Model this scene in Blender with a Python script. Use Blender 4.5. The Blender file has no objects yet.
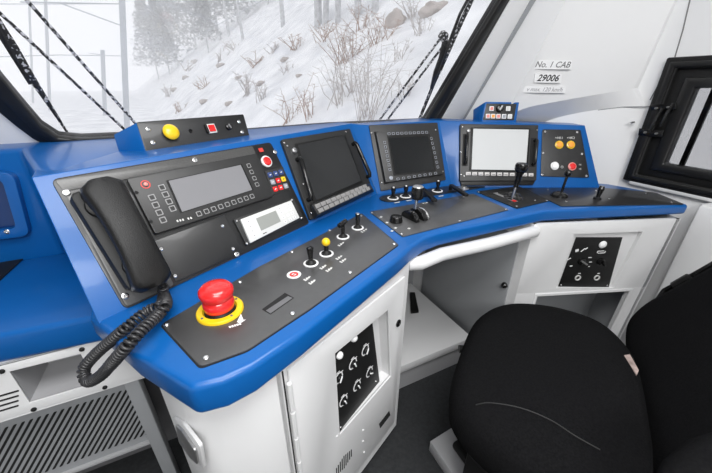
import bpy, bmesh, math, random
from mathutils import Vector as V, Matrix
random.seed(7)
SC = bpy.context.scene
COL = SC.collection
R = math.radians

# ------------------------------------------------------------------ camera
FPX = 320.0
PITCH, YAW = R(25.5), R(25.8)
EYE = V((0, 0, 1.18))
CF = V((math.sin(YAW)*math.cos(PITCH), math.cos(YAW)*math.cos(PITCH), -math.sin(PITCH)))
CR = V((math.cos(YAW), -math.sin(YAW), 0))
CD = CF.cross(CR)
cam = bpy.data.cameras.new('camera'); camo = bpy.data.objects.new('camera', cam); COL.objects.link(camo)
camo.location = EYE; camo.rotation_euler = (R(90)-PITCH, 0, -YAW)
cam.sensor_width = 36; cam.lens = FPX*36/712; cam.clip_start = .02; cam.clip_end = 400
SC.camera = camo

def ray(x, y): return CF + CR*((x-356)/FPX) + CD*((y-236.5)/FPX)
def hz(x, y, z):
    r = ray(x, y); return EYE + r*((z-EYE.z)/r.z)
def pix(p):
    d = V(p)-EYE; z = d.dot(CF); return 356+FPX*d.dot(CR)/z, 236.5+FPX*d.dot(CD)/z
def height(base, ytop):
    lo, hi = 0, .6
    for _ in range(30):
        m = (lo+hi)/2
        if pix(base+V((0, 0, m)))[1] > ytop: lo = m
        else: hi = m
    return lo

class Pl:
    """a plane in the cab: origin, two unit axes, outward normal"""
    def __init__(s, o, u, v):
        s.o = V(o); s.u = V(u).normalized(); s.v = V(v); s.v = (s.v-s.u*s.v.dot(s.u)).normalized(); s.n = s.u.cross(s.v)
    def p(s, a, b, c=0): return s.o+s.u*a+s.v*b+s.n*c
    def px(s, x, y):
        r = ray(x, y); t = (s.o-EYE).dot(s.n)/r.dot(s.n); q = EYE+r*t-s.o
        return (q.dot(s.u), q.dot(s.v))
    def q(s, pts): return [s.px(*a) for a in pts]
    def w(s, x, y, c=0): return s.p(*s.px(x, y), c)
    def off(s, c): return Pl(s.o+s.n*c, s.u, s.v)
def tilted(o, deg, t):
    a = R(deg); u = V((math.cos(a), math.sin(a), 0)); h = V((-u.y, u.x, 0))
    return Pl(o, u, h*math.cos(R(t))+V((0, 0, math.sin(R(t)))))
def flat(z): return Pl((0, 0, z), (1, 0, 0), (0, 1, 0))
def lerp(a, b, t): return (a[0]+(b[0]-a[0])*t, a[1]+(b[1]-a[1])*t)

# ------------------------------------------------------------------ materials
MATS = {}
def mat(name, col, rough=.5, metal=0, noise=0, scale=40, bump=0, bscale=None, coat=0, stretch=None, alt=None, spec=.5):
    m = bpy.data.materials.new(name); m.use_nodes = True; nt = m.node_tree; b = nt.nodes['Principled BSDF']
    b.inputs['Roughness'].default_value = rough; b.inputs['Metallic'].default_value = metal
    b.inputs['Coat Weight'].default_value = coat; b.inputs['Coat Roughness'].default_value = .08
    b.inputs['Specular IOR Level'].default_value = spec
    tc = nt.nodes.new('ShaderNodeTexCoord'); mp = nt.nodes.new('ShaderNodeMapping'); nt.links.new(tc.outputs['Object'], mp.inputs[0])
    if stretch: mp.inputs['Scale'].default_value = stretch
    n = nt.nodes.new('ShaderNodeTexNoise'); n.inputs['Scale'].default_value = scale; n.inputs['Detail'].default_value = 6
    nt.links.new(mp.outputs[0], n.inputs[0])
    rp = nt.nodes.new('ShaderNodeValToRGB')
    c2 = alt if alt else tuple(c*(1-noise) for c in col)
    rp.color_ramp.elements[0].position = .3; rp.color_ramp.elements[1].position = .7
    rp.color_ramp.elements[0].color = (*c2, 1); rp.color_ramp.elements[1].color = (*col, 1)
    nt.links.new(n.outputs[0], rp.inputs[0]); nt.links.new(rp.outputs[0], b.inputs['Base Color'])
    if bump:
        n2 = nt.nodes.new('ShaderNodeTexNoise'); n2.inputs['Scale'].default_value = bscale or scale*4; nt.links.new(mp.outputs[0], n2.inputs[0])
        bp = nt.nodes.new('ShaderNodeBump'); bp.inputs['Strength'].default_value = bump; bp.inputs['Distance'].default_value = .002
        nt.links.new(n2.outputs[0], bp.inputs['Height']); nt.links.new(bp.outputs[0], b.inputs['Normal'])
    MATS[name] = m; return m
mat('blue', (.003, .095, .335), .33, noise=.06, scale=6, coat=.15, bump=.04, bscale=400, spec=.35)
mat('blue_shade', (.002, .028, .12), .3, noise=.06, scale=6, coat=.3)  # desk blue darkened to paint the shade inside the side pocket
mat('white_wall', (.77, .77, .77), .45, noise=.02, scale=3, bump=.03, bscale=300)
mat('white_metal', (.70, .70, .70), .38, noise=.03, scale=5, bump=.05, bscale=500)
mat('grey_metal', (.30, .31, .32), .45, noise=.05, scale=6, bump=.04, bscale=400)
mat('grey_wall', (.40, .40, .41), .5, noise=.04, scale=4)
mat('dark_metal', (.13, .13, .135), .5, noise=.1, scale=10)
mat('plate_sheen', (.048, .048, .048), .40, noise=.15, scale=60, spec=1.0, coat=.15)  # brushed desk plate, base colour raised to carry reflected sheen
mat('plate', (.013, .013, .0135), .42, noise=.18, scale=60, spec=.55, coat=.15, bump=.05, bscale=900)
mat('brushed', (.095, .094, .092), .42, metal=.2, noise=.25, scale=30, stretch=(1, 14, 14), spec=.8)
mat('bezel', (.022, .022, .022), .45, noise=.1, scale=60, bump=.04, bscale=800)
mat('black', (.010, .010, .010), .5, noise=.2, scale=60, spec=.3)
mat('black_shiny', (.009, .009, .009), .2, noise=.2, scale=60)
mat('grain', (.008, .008, .008), .42, noise=.2, scale=80, bump=.35, bscale=700, spec=.35)
mat('rubber', (.012, .012, .012), .35, noise=.3, scale=30)
mat('cord', (.03, .03, .032), .38, noise=.3, scale=60)
mat('void', (.006, .006, .006), .8)
mat('fabric', (.010, .010, .0105), 1, noise=.35, scale=220, bump=.6, bscale=1400, alt=(.005, .005, .0055), spec=.05)
mat('keycap', (.24, .235, .23), .45)
mat('btn_rim', (.30, .30, .30), .5)
mat('floor_mat', (.022, .024, .026), .8, noise=.5, scale=90, bump=.2)
mat('chrome', (.75, .75, .75), .22, metal=1)
mat('steel', (.5, .5, .5), .35, metal=.9)
mat('white', (.8, .8, .8), .4)
mat('offwhite', (.62, .62, .60), .5)
mat('key', (.55, .53, .52), .45)
mat('red', (.72, .02, .02), .25, coat=.4)
mat('redlab', (.62, .05, .04), .5)
mat('pink', (.75, .25, .22), .4)
mat('yellow', (.85, .55, .01), .3, coat=.3)
mat('ring_yellow', (.82, .55, .01), .4, noise=.06)
mat('orange', (.85, .35, .05), .4)
mat('keyblue', (.03, .06, .19), .4)
mat('keygrey', (.30, .32, .36), .4)
mat('green', (.02, .3, .06), .4)
mat('screen', (.010, .011, .012), .16, noise=.2, scale=4)
mat('screen_sheen', (.22, .22, .23), .18, noise=.02, scale=3)  # display reflection put into the colour as an even grey
mat('screen_reflect', (.58, .59, .59), .22, noise=.02, scale=2)  # switched-off screen, reflected sky painted as a pale base colour
mat('lcd', (.28, .29, .27), .3)
mat('ink', (.02, .02, .02), .6)
mat('inkgrey', (.16, .16, .16), .6)
mat('tag', (.52, .40, .36), .6, noise=.6, scale=60)
mat('label', (.84, .84, .84), .45)
mat('snow', (.90, .905, .91), .9, scale=.9, alt=(.66, .67, .69), bump=.2, bscale=3)
mat('snowy_twig', (.60, .56, .54), .9, noise=.4, scale=12)
mat('brown_twig', (.48, .36, .30), .9, noise=.4, scale=12)
mat('bark', (.42, .42, .43), .9, scale=4, alt=(.68, .69, .7))
mat('frost', (.30, .31, .32), .9, scale=3, alt=(.52, .53, .54))
mat('mast', (.52, .54, .57), .6, noise=.1, scale=5)
mat('rock', (.32, .29, .27), .9, scale=1.5, alt=(.55, .50, .47))
mat('wiper', (.022, .022, .022), .5, scale=90, alt=(.022, .022, .022))
# snow caked on the wiper arms
def snowy(name, base, thr):
    m = mat(name, (.8, .8, .82), .7, scale=120, alt=base)
    rp = [n for n in m.node_tree.nodes if n.type == 'VALTORGB'][0]
    rp.color_ramp.elements[0].position = thr; rp.color_ramp.elements[1].position = thr+.06
snowy('wiper_snow', (.03, .03, .03), .51); snowy('blade_snow', (.025, .025, .025), .55)
def glass(name, tint):
    m = bpy.data.materials.new(name); m.use_nodes = True; nt = m.node_tree; nt.nodes.clear()
    out = nt.nodes.new('ShaderNodeOutputMaterial'); mx = nt.nodes.new('ShaderNodeMixShader'); tr = nt.nodes.new('ShaderNodeBsdfTransparent')
    gl = nt.nodes.new('ShaderNodeBsdfGlossy'); gl.inputs['Roughness'].default_value = .02; fr = nt.nodes.new('ShaderNodeFresnel'); fr.inputs[0].default_value = 1.25
    tr.inputs[0].default_value = (*tint, 1)
    nt.links.new(fr.outputs[0], mx.inputs[0]); nt.links.new(tr.outputs[0], mx.inputs[1]); nt.links.new(gl.outputs[0], mx.inputs[2]); nt.links.new(mx.outputs[0], out.inputs[0])
    MATS[name] = m
glass('glass', (.97, .97, .98)); glass('glass_side', (.62, .62, .63))

# ------------------------------------------------------------------ mesh helpers
class MB:
    def __init__(s): s.bm = bmesh.new()
    def face(s, pts):
        s.bm.faces.new([s.bm.verts.new(p) for p in pts]); return s
    def loft(s, rings, cap=True, closed=True):
        vs = [[s.bm.verts.new(p) for p in r] for r in rings]; n = len(rings[0])
        for i in range(len(vs)-1):
            for j in range(n if closed else n-1):
                k = (j+1) % n
                s.bm.faces.new((vs[i][j], vs[i][k], vs[i+1][k], vs[i+1][j]))
        if cap:
            s.bm.faces.new(vs[0][::-1]); s.bm.faces.new(vs[-1])
        return s
    def prism(s, pl, ab, c0, c1): return s.loft([[pl.p(a, b, c0) for a, b in ab], [pl.p(a, b, c1) for a, b in ab]])
    def solid(s, top, bot): return s.loft([bot, top])
    def lathe(s, pl, ab, prof, seg=24, cap=True):
        rings = [[pl.p(ab[0]+r*math.cos(2*math.pi*k/seg), ab[1]+r*math.sin(2*math.pi*k/seg), c) for k in range(seg)] for r, c in prof]
        return s.loft(rings, cap)
    def ringplate(s, pl, inner, outer, c0, c1):
        n = len(inner); L = [[pl.p(a, b, c) for a, b in lp] for lp, c in ((inner, c0), (outer, c0), (outer, c1), (inner, c1))]
        vs = [[s.bm.verts.new(p) for p in r] for r in L]
        for i in range(4):
            for j in range(n):
                k = (j+1) % n; i2 = (i+1) % 4
                s.bm.faces.new((vs[i][j], vs[i][k], vs[i2][k], vs[i2][j]))
        return s
    def tube(s, pts, r, seg=10, cap=True):
        pts = [V(p) for p in pts]; rr = r if isinstance(r, (list, tuple)) else [r]*len(pts); rings = []; ref = None
        for i, p in enumerate(pts):
            t = (pts[min(i+1, len(pts)-1)]-pts[max(i-1, 0)]).normalized()
            if ref is None: ref = V((0, 0, 1)) if abs(t.z) < .9 else V((1, 0, 0))
            x = (ref-t*ref.dot(t)).normalized(); y = t.cross(x); ref = x
            rings.append([p+x*rr[i]*math.cos(2*math.pi*k/seg)+y*rr[i]*math.sin(2*math.pi*k/seg) for k in range(seg)])
        return s.loft(rings, cap)
    def box(s, a, b):
        x0, y0, z0 = a; x1, y1, z1 = b
        return s.loft([[(x0, y0, z), (x1, y0, z), (x1, y1, z), (x0, y1, z)] for z in (z0, z1)])
def link(o): COL.objects.link(o); return o
def thing(name, label, cat, loc, group=None):
    o = link(bpy.data.objects.new(name, None)); o.location = V(loc); o.empty_display_size = .05
    o['label'] = label; o['category'] = cat; o['worldloc'] = list(V(loc))
    if group: o['group'] = group
    return o
def wl(o): return V(o['worldloc']) if o is not None and 'worldloc' in o else V((0, 0, 0))
def obj(name, mb, m, parent=None, bev=0, seg=2, label=None, sharp=38, kind=None):
    bm = mb.bm
    bmesh.ops.recalc_face_normals(bm, faces=bm.faces)
    if bev:
        ed = [e for e in bm.edges if len(e.link_faces) == 2 and e.calc_face_angle(0) > R(28)]
        bmesh.ops.bevel(bm, geom=ed, offset=bev, segments=seg, profile=.5, affect='EDGES', clamp_overlap=True)
    bm.normal_update()
    for f in bm.faces: f.smooth = True
    for e in bm.edges:
        if len(e.link_faces) != 2 or e.calc_face_angle(0) > R(sharp): e.smooth = False
    off = wl(parent)
    if parent is None:
        vs = [v.co for v in bm.verts]; off = V((sum(v.x for v in vs)/len(vs), sum(v.y for v in vs)/len(vs), min(v.z for v in vs)))
    bmesh.ops.translate(bm, vec=-off, verts=bm.verts)
    me = bpy.data.meshes.new(name); bm.to_mesh(me); bm.free()
    o = link(bpy.data.objects.new(name, me)); me.materials.append(MATS[m])
    o['worldloc'] = list(off)
    if parent is None: o.location = off
    else: o.parent = parent; o.location = off-wl(parent)
    if label: o['label'] = label
    if kind: o['kind'] = kind
    return o
def tag(o, label, cat, group=None, kind=None):
    o['label'] = label; o['category'] = cat
    if group: o['group'] = group
    if kind: o['kind'] = kind
    return o
def struct(name, mb, m, bev=0, label=None, parent=None):
    o = obj(name, mb, m, parent, bev)
    if parent is None: o['kind'] = 'structure'
    if label: o['label'] = label; o['category'] = name.split('_')[0]
    return o
def text(name, pl, ab, size, s, m, parent, rot=0, ext=.0002, shear=0, sx=1, bold=0):
    c = bpy.data.curves.new(name, 'FONT'); c.body = s; c.size = size; c.extrude = ext; c.align_x = 'CENTER'; c.align_y = 'CENTER'; c.shear = shear
    c.offset = bold; c.resolution_u = 3
    tmp = bpy.data.objects.new(name, c); COL.objects.link(tmp); bpy.context.view_layer.update()
    me = bpy.data.meshes.new_from_object(tmp.evaluated_get(bpy.context.evaluated_depsgraph_get())); bpy.data.objects.remove(tmp)
    me.name = name; me.materials.clear(); me.materials.append(MATS[m])
    o = link(bpy.data.objects.new(name, me))
    cr, sr = math.cos(rot), math.sin(rot); x = pl.u*cr+pl.v*sr; y = pl.v*cr-pl.u*sr
    o.parent = parent; M = Matrix((x*sx, y, pl.n)).transposed().to_4x4(); M.translation = pl.p(*ab, .0005)-wl(parent); o.matrix_local = M
    return o
def screw(pl, ab, parent, r=.0045, m='chrome', c=0):
    o = obj('screw', MB().lathe(pl, ab, [(r, c), (r, c+.0012), (r*.8, c+.002), (r*.45, c+.002), (r*.4, c+.0008)], 14), m, parent)
    return o
def rrect(cx, cy, w, h, r=0, rot=0, n=4):
    pts = []
    for sx, sy, a0 in ((1, 1, 0), (-1, 1, 90), (-1, -1, 180), (1, -1, 270)):
        for k in range(n+1 if r else 1):
            a = R(a0+90*k/n) if r else 0
            x = sx*(w/2-r)+(r*math.cos(a) if r else 0); y = sy*(h/2-r)+(r*math.sin(a) if r else 0)
            pts.append((x, y))
    c, s = math.cos(rot), math.sin(rot)
    return [(cx+x*c-y*s, cy+x*s+y*c) for x, y in pts]
def roundpoly(pts, r, n=4):
    out = []; N = len(pts)
    for i in range(N):
        p = V(pts[i]+(0,))[:2]; p = V((pts[i][0], pts[i][1])); a = V((pts[i-1][0], pts[i-1][1])); b = V((pts[(i+1) % N][0], pts[(i+1) % N][1]))
        d = min(r, (a-p).length*.45, (b-p).length*.45); s = p+(a-p).normalized()*d; e = p+(b-p).normalized()*d
        for k in range(n+1):
            t = k/n; q = s*(1-t)**2+p*2*t*(1-t)+e*t*t; out.append((q.x, q.y))
    return out
def smooth(pts, n=6, closed=True):
    out = []; N = len(pts)
    for i in range(N if closed else N-1):
        g = (lambda k: pts[k % N]) if closed else (lambda k: pts[max(0, min(N-1, k))])
        p0, p1, p2, p3 = [V(g(i+k)) for k in (-1, 0, 1, 2)]
        for k in range(n):
            t = k/n
            out.append(.5*((2*p1)+(-p0+p2)*t+(2*p0-5*p1+4*p2-p3)*t*t+(-p0+3*p1-3*p2+p3)*t**3))
    if not closed: out.append(V(pts[-1]))
    return out
def bilerp(q, s, t):   # q = TL, TR, BR, BL in plane coordinates
    return lerp(lerp(q[0], q[1], s), lerp(q[3], q[2], s), t)

FL = .03
# ------------------------------------------------------------------ planes of the desk
DZ = .80
DESK = flat(DZ)
PLATE = flat(DZ+.004)
L = tilted((.255, .85, DZ), 28, 60)
M = tilted((.75, 1.0, DZ), -7, 61)
RR = tilted((.915, .964, DZ), -25.8, 63)

# ------------------------------------------------------------------ room shell
room = MB().box((-1.3, -1.6, FL-.05), (1.75, 1.5, FL)); struct('floor', room, 'floor_mat')
struct('ceiling', MB().box((-1.3, -1.6, 2.15), (1.9, .9, 2.2)), 'white_wall')
struct('wall_rear', MB().box((-1.3, -1.6, FL), (1.75, -1.55, 2.15)), 'white_wall')
LW = Pl((-1.3, 0, 0), (0, 1, 0), (0, 0, 1))
lwin = [(-.9, .95), (.75, .95), (.75, 1.75), (-.9, 1.75)]
struct('wall_left', MB().ringplate(LW, lwin, [(-1.6, FL), (1.4, FL), (1.4, 2.15), (-1.6, 2.15)], -.05, 0), 'white_wall')
w3 = struct('fill_window', MB().ringplate(LW, rrect(-.075, 1.35, 1.55, .70), lwin, -.04, .02), 'black', .004)  # unseen side window, added so daylight reaches the corner and right wall
obj('glass_pane', MB().prism(LW, lwin, -.022, -.016), 'glass', w3)
struct('wall_front', MB().box((-1.3, 1.30, FL), (1.3, 1.36, 1.0)), 'grey_wall')

# windscreen: a plane leaning back towards the driver
WS = Pl((0, 1.25, 1.0), (1, 0, 0), (0, -math.cos(R(66)), math.sin(R(66))))
inner_px = [(0, 77), (22, 103), (41, 125), (58, 136), (80, 138), (113, 136.5), (247, 132), (330, 125.5), (423, 121), (426, 119)]
inner = WS.q(inner_px)
tr = WS.px(493, 0); rt_ = lerp(inner[-1], tr, 2.6)
d = lerp(inner[1], inner[0], 5.5)
inner = [d]+inner+[rt_]
outer_px = [(0, 111), (17, 125), (33, 137), (52, 147), (80, 147), (113, 143.5), (247, 137), (330, 130), (437, 124), (440, 119)]
outer = WS.q(outer_px); tr2 = WS.px(507, 0)
outer = [(d[0]-.05, d[1])]+outer+[lerp(outer[-1], tr2, 2.6)]
inner[-1] = (inner[-1][0], inner[-1][1]); top = 1.02
inner[0] = (inner[0][0], top); inner[-1] = (inner[-1][0], top); outer[0] = (outer[0][0]-.01, top+.04); outer[-1] = (outer[-1][0], top+.04)
w1 = struct('window_1', MB().ringplate(WS, inner, outer, -.03, .012), 'rubber', .006)
obj('inner_seal', MB().ringplate(WS, [lerp(a, b, -.15) for a, b in zip(inner, outer)], [lerp(a, b, .45) for a, b in zip(inner, outer)], .0, .022), 'rubber', w1, .005)
obj('glass_pane', MB().prism(WS, inner, -.012, -.006), 'glass', w1)
# front wall around the windscreen
far = [(-1.35, 1.25)]+[(-1.35, inner[1][1])]+[(-1.35, -.05)]*2+[(a, -.05) for a, b in outer[4:-2]]+[(outer[-2][0]+.17, -.05)]+[(outer[-1][0]+.17, 1.25)]
far[1] = (-1.35, .3); far[2] = (-1.35, .1)
for i in range(3, len(outer)-2): far[i] = (outer[i][0] if i > 3 else -1.2, -.06)
struct('wall_windscreen', MB().ringplate(WS, outer, far, -.05, 0), 'white_wall')

# right hand side wall with window
XW = 1.62
SW = Pl((XW, 0, 0), (0, -1, 0), (0, 0, 1))      # normal points to -x
SW.n = SW.u.cross(SW.v)
fo = [SW.px(675, 58), SW.px(622, 178)]
la = (fo[0][0]+fo[1][0])/2; ztop = fo[0][1]; zbot = fo[1][1]
ra = .35
frame_out = [(la, zbot), (ra, zbot), (ra, ztop), (la, ztop)]
g0 = SW.px(663, 163); g1 = SW.px(700, 88)
ga = (g0[0]+g1[0])/2
pane = [(ga, g0[1]), (ra-.1, g0[1]), (ra-.1, g1[1]), (ga, g1[1])]
wallout = [(-.78, FL), (1.6, FL), (1.6, 2.2), (-.78, 2.2)]
struct('wall_right', MB().ringplate(SW, frame_out, wallout, -.04, 0), 'white_wall')
w2 = struct('window_2', MB().ringplate(SW, [lerp(a, b, .36) for a, b in zip(frame_out, pane)], [lerp(a, b, -.02) for a, b in zip(frame_out, pane)], -.04, .022), 'black', .006)
obj('window_frame', MB().ringplate(SW, [lerp(a, b, .75) for a, b in zip(frame_out, pane)], [lerp(a, b, .34) for a, b in zip(frame_out, pane)], -.04, .006), 'black', w2, .005)
obj('sash', MB().ringplate(SW, pane, [lerp(a, b, .66) for a, b in zip(frame_out, pane)], -.03, .018), 'rubber', w2, .006)
obj('glass_pane', MB().prism(SW, [lerp(p, q_, -.0) for p, q_ in zip(pane, pane)], -.012, -.006), 'glass_side', w2)
SWb = SW.off(-.024)
obj('mullion', MB().prism(SWb, [(SWb.px(706.5, 100)[0], pane[0][1]-.02), (SWb.px(712.5, 100)[0], pane[0][1]-.02), (SWb.px(712.5, 100)[0], pane[2][1]+.02), (SWb.px(706.5, 100)[0], pane[2][1]+.02)], -.012, 0), 'black', w2)
obj('gasket', MB().ringplate(SW, [lerp(a, b, .30) for a, b in zip(frame_out, pane)], [lerp(a, b, .14) for a, b in zip(frame_out, pane)], .02, .028), 'rubber', w2, .003)
for (x, y) in ((661, 118), (672, 113)):
    h = obj('latch_arm', MB().tube([SW.w(x+6, y-10, .03), SW.w(x, y, .036), SW.w(x-7, y+13, .03)], .006, 8), 'black_shiny', w2)
for (x, y) in ((661, 108), (673, 107), (650, 132), (661, 133), (637, 122)):
    obj('latch_screw', MB().lathe(SW, SW.px(x, y), [(.004, .02), (.004, .04), (.002, .043)], 10), 'steel', w2)
obj('latch_bracket', MB().prism(SW, SW.q([(655, 104), (680, 103), (680, 109), (655, 110)]), .02, .03), 'black_shiny', w2, .002)
obj('latch_bracket', MB().prism(SW, SW.q([(643, 128), (668, 130), (666, 137), (642, 135)]), .02, .03), 'black_shiny', w2, .002)

# corner between windscreen and side wall : lower wall and bulging upper panel
C0 = V((1.17, 1.31, 0)); C1 = V((XW-.0, .735, 0))
CW = Pl(C0, C1-C0, (0, 0, 1))
if CW.n.dot(EYE-C0) < 0: CW = Pl(C1, C0-C1, (0, 0, 1))
flip = CW.n.dot(EYE-C0) > 0
A_ = [(505, 117), (528, 107.5), (560, 101), (600, 94), (638, 88)]
B_ = [(500, 134), (528, 128), (560, 117), (600, 109.5), (646, 106)]
A_ = [tuple(p)[:2] for p in smooth([V(p+(0,)) for p in A_], 6, False)]; B_ = [tuple(p)[:2] for p in smooth([V(p+(0,)) for p in B_], 6, False)]
bl = [CW.w(*p) for p in B_]
bl = [p if p.x < XW-.003 else SW.w(*q_, .003) for p, q_ in zip(bl, B_)]
def cwz(p, z, k=0): return V((p.x, p.y, z))
lowbot = [cwz(p, FL) for p in bl]
back = CW.n*-.05
struct('wall_corner', MB().loft([[p+back for p in lowbot]+[p+back for p in bl[::-1]], lowbot+bl[::-1]]), 'white_wall')
# upper panel, its left end standing proud
offs = [.16*(1-i/(len(A_)-1))**1.1+.001 for i in range(len(A_))]
ups = []
for p, o in zip(A_, offs):
    q = CW.off(o).w(*p); ups.append(q if q.x < XW-.003 else SW.w(*p, .003))
g_bot = WS.w(461, 119, .02); g_top = WS.w(531, 0, .02); g_dir = (g_top-g_bot)
seam_bot = SW.w(650, 100, .0); seam_top = SW.w(690, 0, 0)
cols = []
tops = []
gtt = g_bot+g_dir*((1.95-g_bot.z)/g_dir.z)
for i, p in enumerate(ups):
    t = i/(len(ups)-1)
    # upper row runs from the windscreen pillar to the side wall
    q = gtt.lerp(V((XW, .70, 1.95)), t**.8)
    tops.append(q)
panel_b = [g_bot]+ups
sdir = seam_top-seam_bot; ptt = seam_bot+sdir*((1.95-seam_bot.z)/sdir.z); ptt.x = XW-.003
panel_t = [gtt]+[gtt.lerp(ptt, .1+.9*((i+.0)/(len(ups)-1))) for i in range(len(ups))]
mid = []
def row(t):
    r = []
    for b, q in zip(panel_b, panel_t):
        p = b.lerp(q, t); r.append(p)
    return r
rows = [row(t) for t in (0, .1, .25, .45, .7, 1)]
for rrow, bulge in zip(rows, (0, .006, .012, .015, .01, 0)):
    for j in range(1, len(rrow)-1): rrow[j] = rrow[j]+CW.n*bulge
upp = MB(); upp.loft(rows, cap=False, closed=False)
# underside shelf between bulge and lower wall
und = [b for b in bl]
upp.loft([ups, bl], cap=False, closed=False)
bmesh.ops.remove_doubles(upp.bm, verts=upp.bm.verts, dist=.0004)
cp = obj('trim_1', upp, 'white_wall', None, sharp=9); cp['kind'] = 'structure'
# seam strip towards the side wall
struct('trim_2', MB().tube([seam_bot, SW.w(664, 75, 0), SW.w(675, 57, 0), SW.w(683, 30, 0), seam_top, SW.w(700, -40, 0)], .0022, 6), 'inkgrey')
struct('trim_3', MB().tube([CW.w(598, 110, 0), CW.w(622, 107, .0), SW.w(650, 106.5, 0), SW.w(652, 106, 0)], .002, 6), 'grey_metal')
# windscreen pillar: pale boxed strip and grey strip painting the shade of its edge groove
ps = [WS.px(438, 121), WS.px(459, 121)]; pt = [lerp(WS.px(438, 121), WS.px(507, 0), 2.4), lerp(WS.px(459, 121), WS.px(529, 0), 2.4)]
struct('trim_4', MB().prism(WS, [ps[0], ps[1], pt[1], pt[0]], -.01, .018), 'white_wall', .006)
gs = [WS.px(458.5, 121), WS.px(461, 121)]; gt = [lerp(WS.px(458.5, 121), WS.px(526, 0), 2.4), lerp(WS.px(461, 121), WS.px(531, 0), 2.4)]
struct('trim_5', MB().prism(WS, [gs[0], gs[1], gt[1], gt[0]], -.01, .022), 'grey_metal', .002)

# side wall lower casing below window
cy = .432
cas = MB().box((1.545, -1.5, FL), (XW, cy, .80)); struct('trim_6', cas, 'white_wall', .012)
struct('trim_7', MB().box((1.60, -1.5, .80), (XW, cy+.25, .825)), 'white_wall', .006)

# ------------------------------------------------------------------ the blue desk
desk = thing('driver_desk', 'wide angled blue driver desk moulding with raised sloping instrument fascia', 'desk', (.5, .8, DZ-.05))
top_px = [(131, 352), (190, 388), (222, 380), (252, 366), (300, 334), (400, 257), (411, 247), (425, 237), (440, 232), (545, 210.5), (690, 205)]
topv = [hz(*p, DZ) for p in top_px]
LIP = .05
ctr = V((.5, 1.2, 0))
backv = [V((1.53, .50, DZ)), V((1.56, .60, DZ)), V((1.53, .72, DZ)), V((1.20, 1.05, DZ)), V((.6, 1.2, DZ)), V((0, .95, DZ)), V((-.25, .72, DZ)), V((-.235, .625, DZ))]
ring_t = topv+backv
lipz = [.058, .062, .062, .060, .055, .05, .05, .05, .048, .042, .036]+[.036]*5+[.05]*3
ring_b = [V((p.x, p.y, DZ-lipz[i])) for i, p in enumerate(ring_t)]
obj('countertop', MB().solid(ring_t, ring_b), 'blue', desk, .011, 4)
# fascia : bottom line, top line, rear line of the hood
def P3(pl, a, b, c=0): return pl.p(a, b, c)
HT = .272
LE = L.px(27, 176)[0]
Bq = [P3(L, L.px(84, 283)[0]-.01, -.01), P3(L, .375, -.005), P3(M, -.165, -.003), P3(M, .165, -.003), P3(RR, .012, -.003), RR.w(600, 189)]
tl = L.px(351, 125.5)[0]
Tq = [P3(L, LE+.004, HT), P3(L, tl, HT+.01), M.w(366, 125), M.w(439, 120.5), RR.w(457, 121), RR.w(585, 125.5)]
for i, k in ((1, 0),):
    pass
BKY = 1.262
Kq = []
for i, p in enumerate(Tq):
    Kq.append(V((p.x+(0 if i not in (0,) else 0), max(BKY, p.y+.05) if i < 4 else p.y+.05, p.z-.004)))
Kq[0] = V((Tq[0].x-.12, BKY, 1.02)); Kq[4] = V((Tq[4].x+.02, Tq[4].y+.10, Tq[4].z)); Kq[5] = V((Tq[5].x+.045, Tq[5].y+.085, Tq[5].z))
Gq = [V((p.x, p.y, DZ-.03)) for p in Kq]
fas = MB().loft([Bq, Tq, Kq, Gq], cap=False, closed=False)
for s in (0, -1):
    fas.face([Bq[s], Tq[s], Kq[s], Gq[s]])
fas.face([Bq[i] for i in range(6)]+[Gq[i] for i in range(5, -1, -1)])
bmesh.ops.remove_doubles(fas.bm, verts=fas.bm.verts, dist=.0003)
obj('fascia', fas, 'blue', desk, .012, 3)
# left extension of the hood and side console
LC = .745
ext = MB().solid([V((-1.2, BKY+.02, 1.03)), V((-1.2, 1.10, 1.035)), V((-.40, 1.10, 1.035)), V((Tq[0].x-.015, Tq[0].y+.06, 1.035)), V((Tq[0].x+.03, Tq[0].y+.03, 1.035)), V((Tq[0].x+.2, BKY, 1.03))],
                 [V((-1.2, BKY+.02, LC-.02)), V((-1.2, 1.085, LC-.02)), V((-.40, 1.085, LC-.02)), V((Tq[0].x-.0, Tq[0].y+.06, LC-.02)), V((Tq[0].x+.06, Tq[0].y+.03, LC-.02)), V((Tq[0].x+.2, BKY, LC-.02))])
obj('side_fascia', ext, 'blue', desk, .012, 3)

side = thing('side_console', 'blue side console surface left of the telephone with a black inlay', 'console', (-.6, .9, LC))
fr0 = hz(0, 321, LC); fr1 = hz(104, 315, LC)
dv = V((-1, .10, 0)).normalized()
fl_ = fr1+dv*.95
fr2 = fr1-dv*.06
tb = [fl_, fr1, fr2, V((fr2.x-.0, 1.09, LC)), V((-1.15, 1.09, LC))]
LB = .072
obj('console_surface', MB().solid(tb, [V((p.x, p.y+(.004 if i < 3 else 0), LC-LB)) for i, p in enumerate(tb)]), 'blue', side, .012, 3)
SC_ = flat(LC+.001)
obj('black_inlay', MB().prism(SC_, SC_.q([(43, 241), (0, 246), (-60, 255), (-60, 330), (0, 281)]), 0, .002), 'black', side, .001)
# recess frame on the side fascia
SF = Pl((0, 1.049, 0), (1, 0, 0), (0, 0.048, 1))
ro = roundpoly(SF.q([(-60, 245), (33, 233), (17, 172), (-60, 165)]), .02)
ri = roundpoly(SF.q([(-60, 235), (20, 226), (6, 178), (-60, 172)]), .015)
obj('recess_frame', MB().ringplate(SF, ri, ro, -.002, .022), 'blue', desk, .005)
obj('recess_panel', MB().prism(SF, ri, -.004, .001), 'blue_shade', desk)
screw(SF, SF.px(11, 229), desk, .006, 'chrome', .022)

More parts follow.
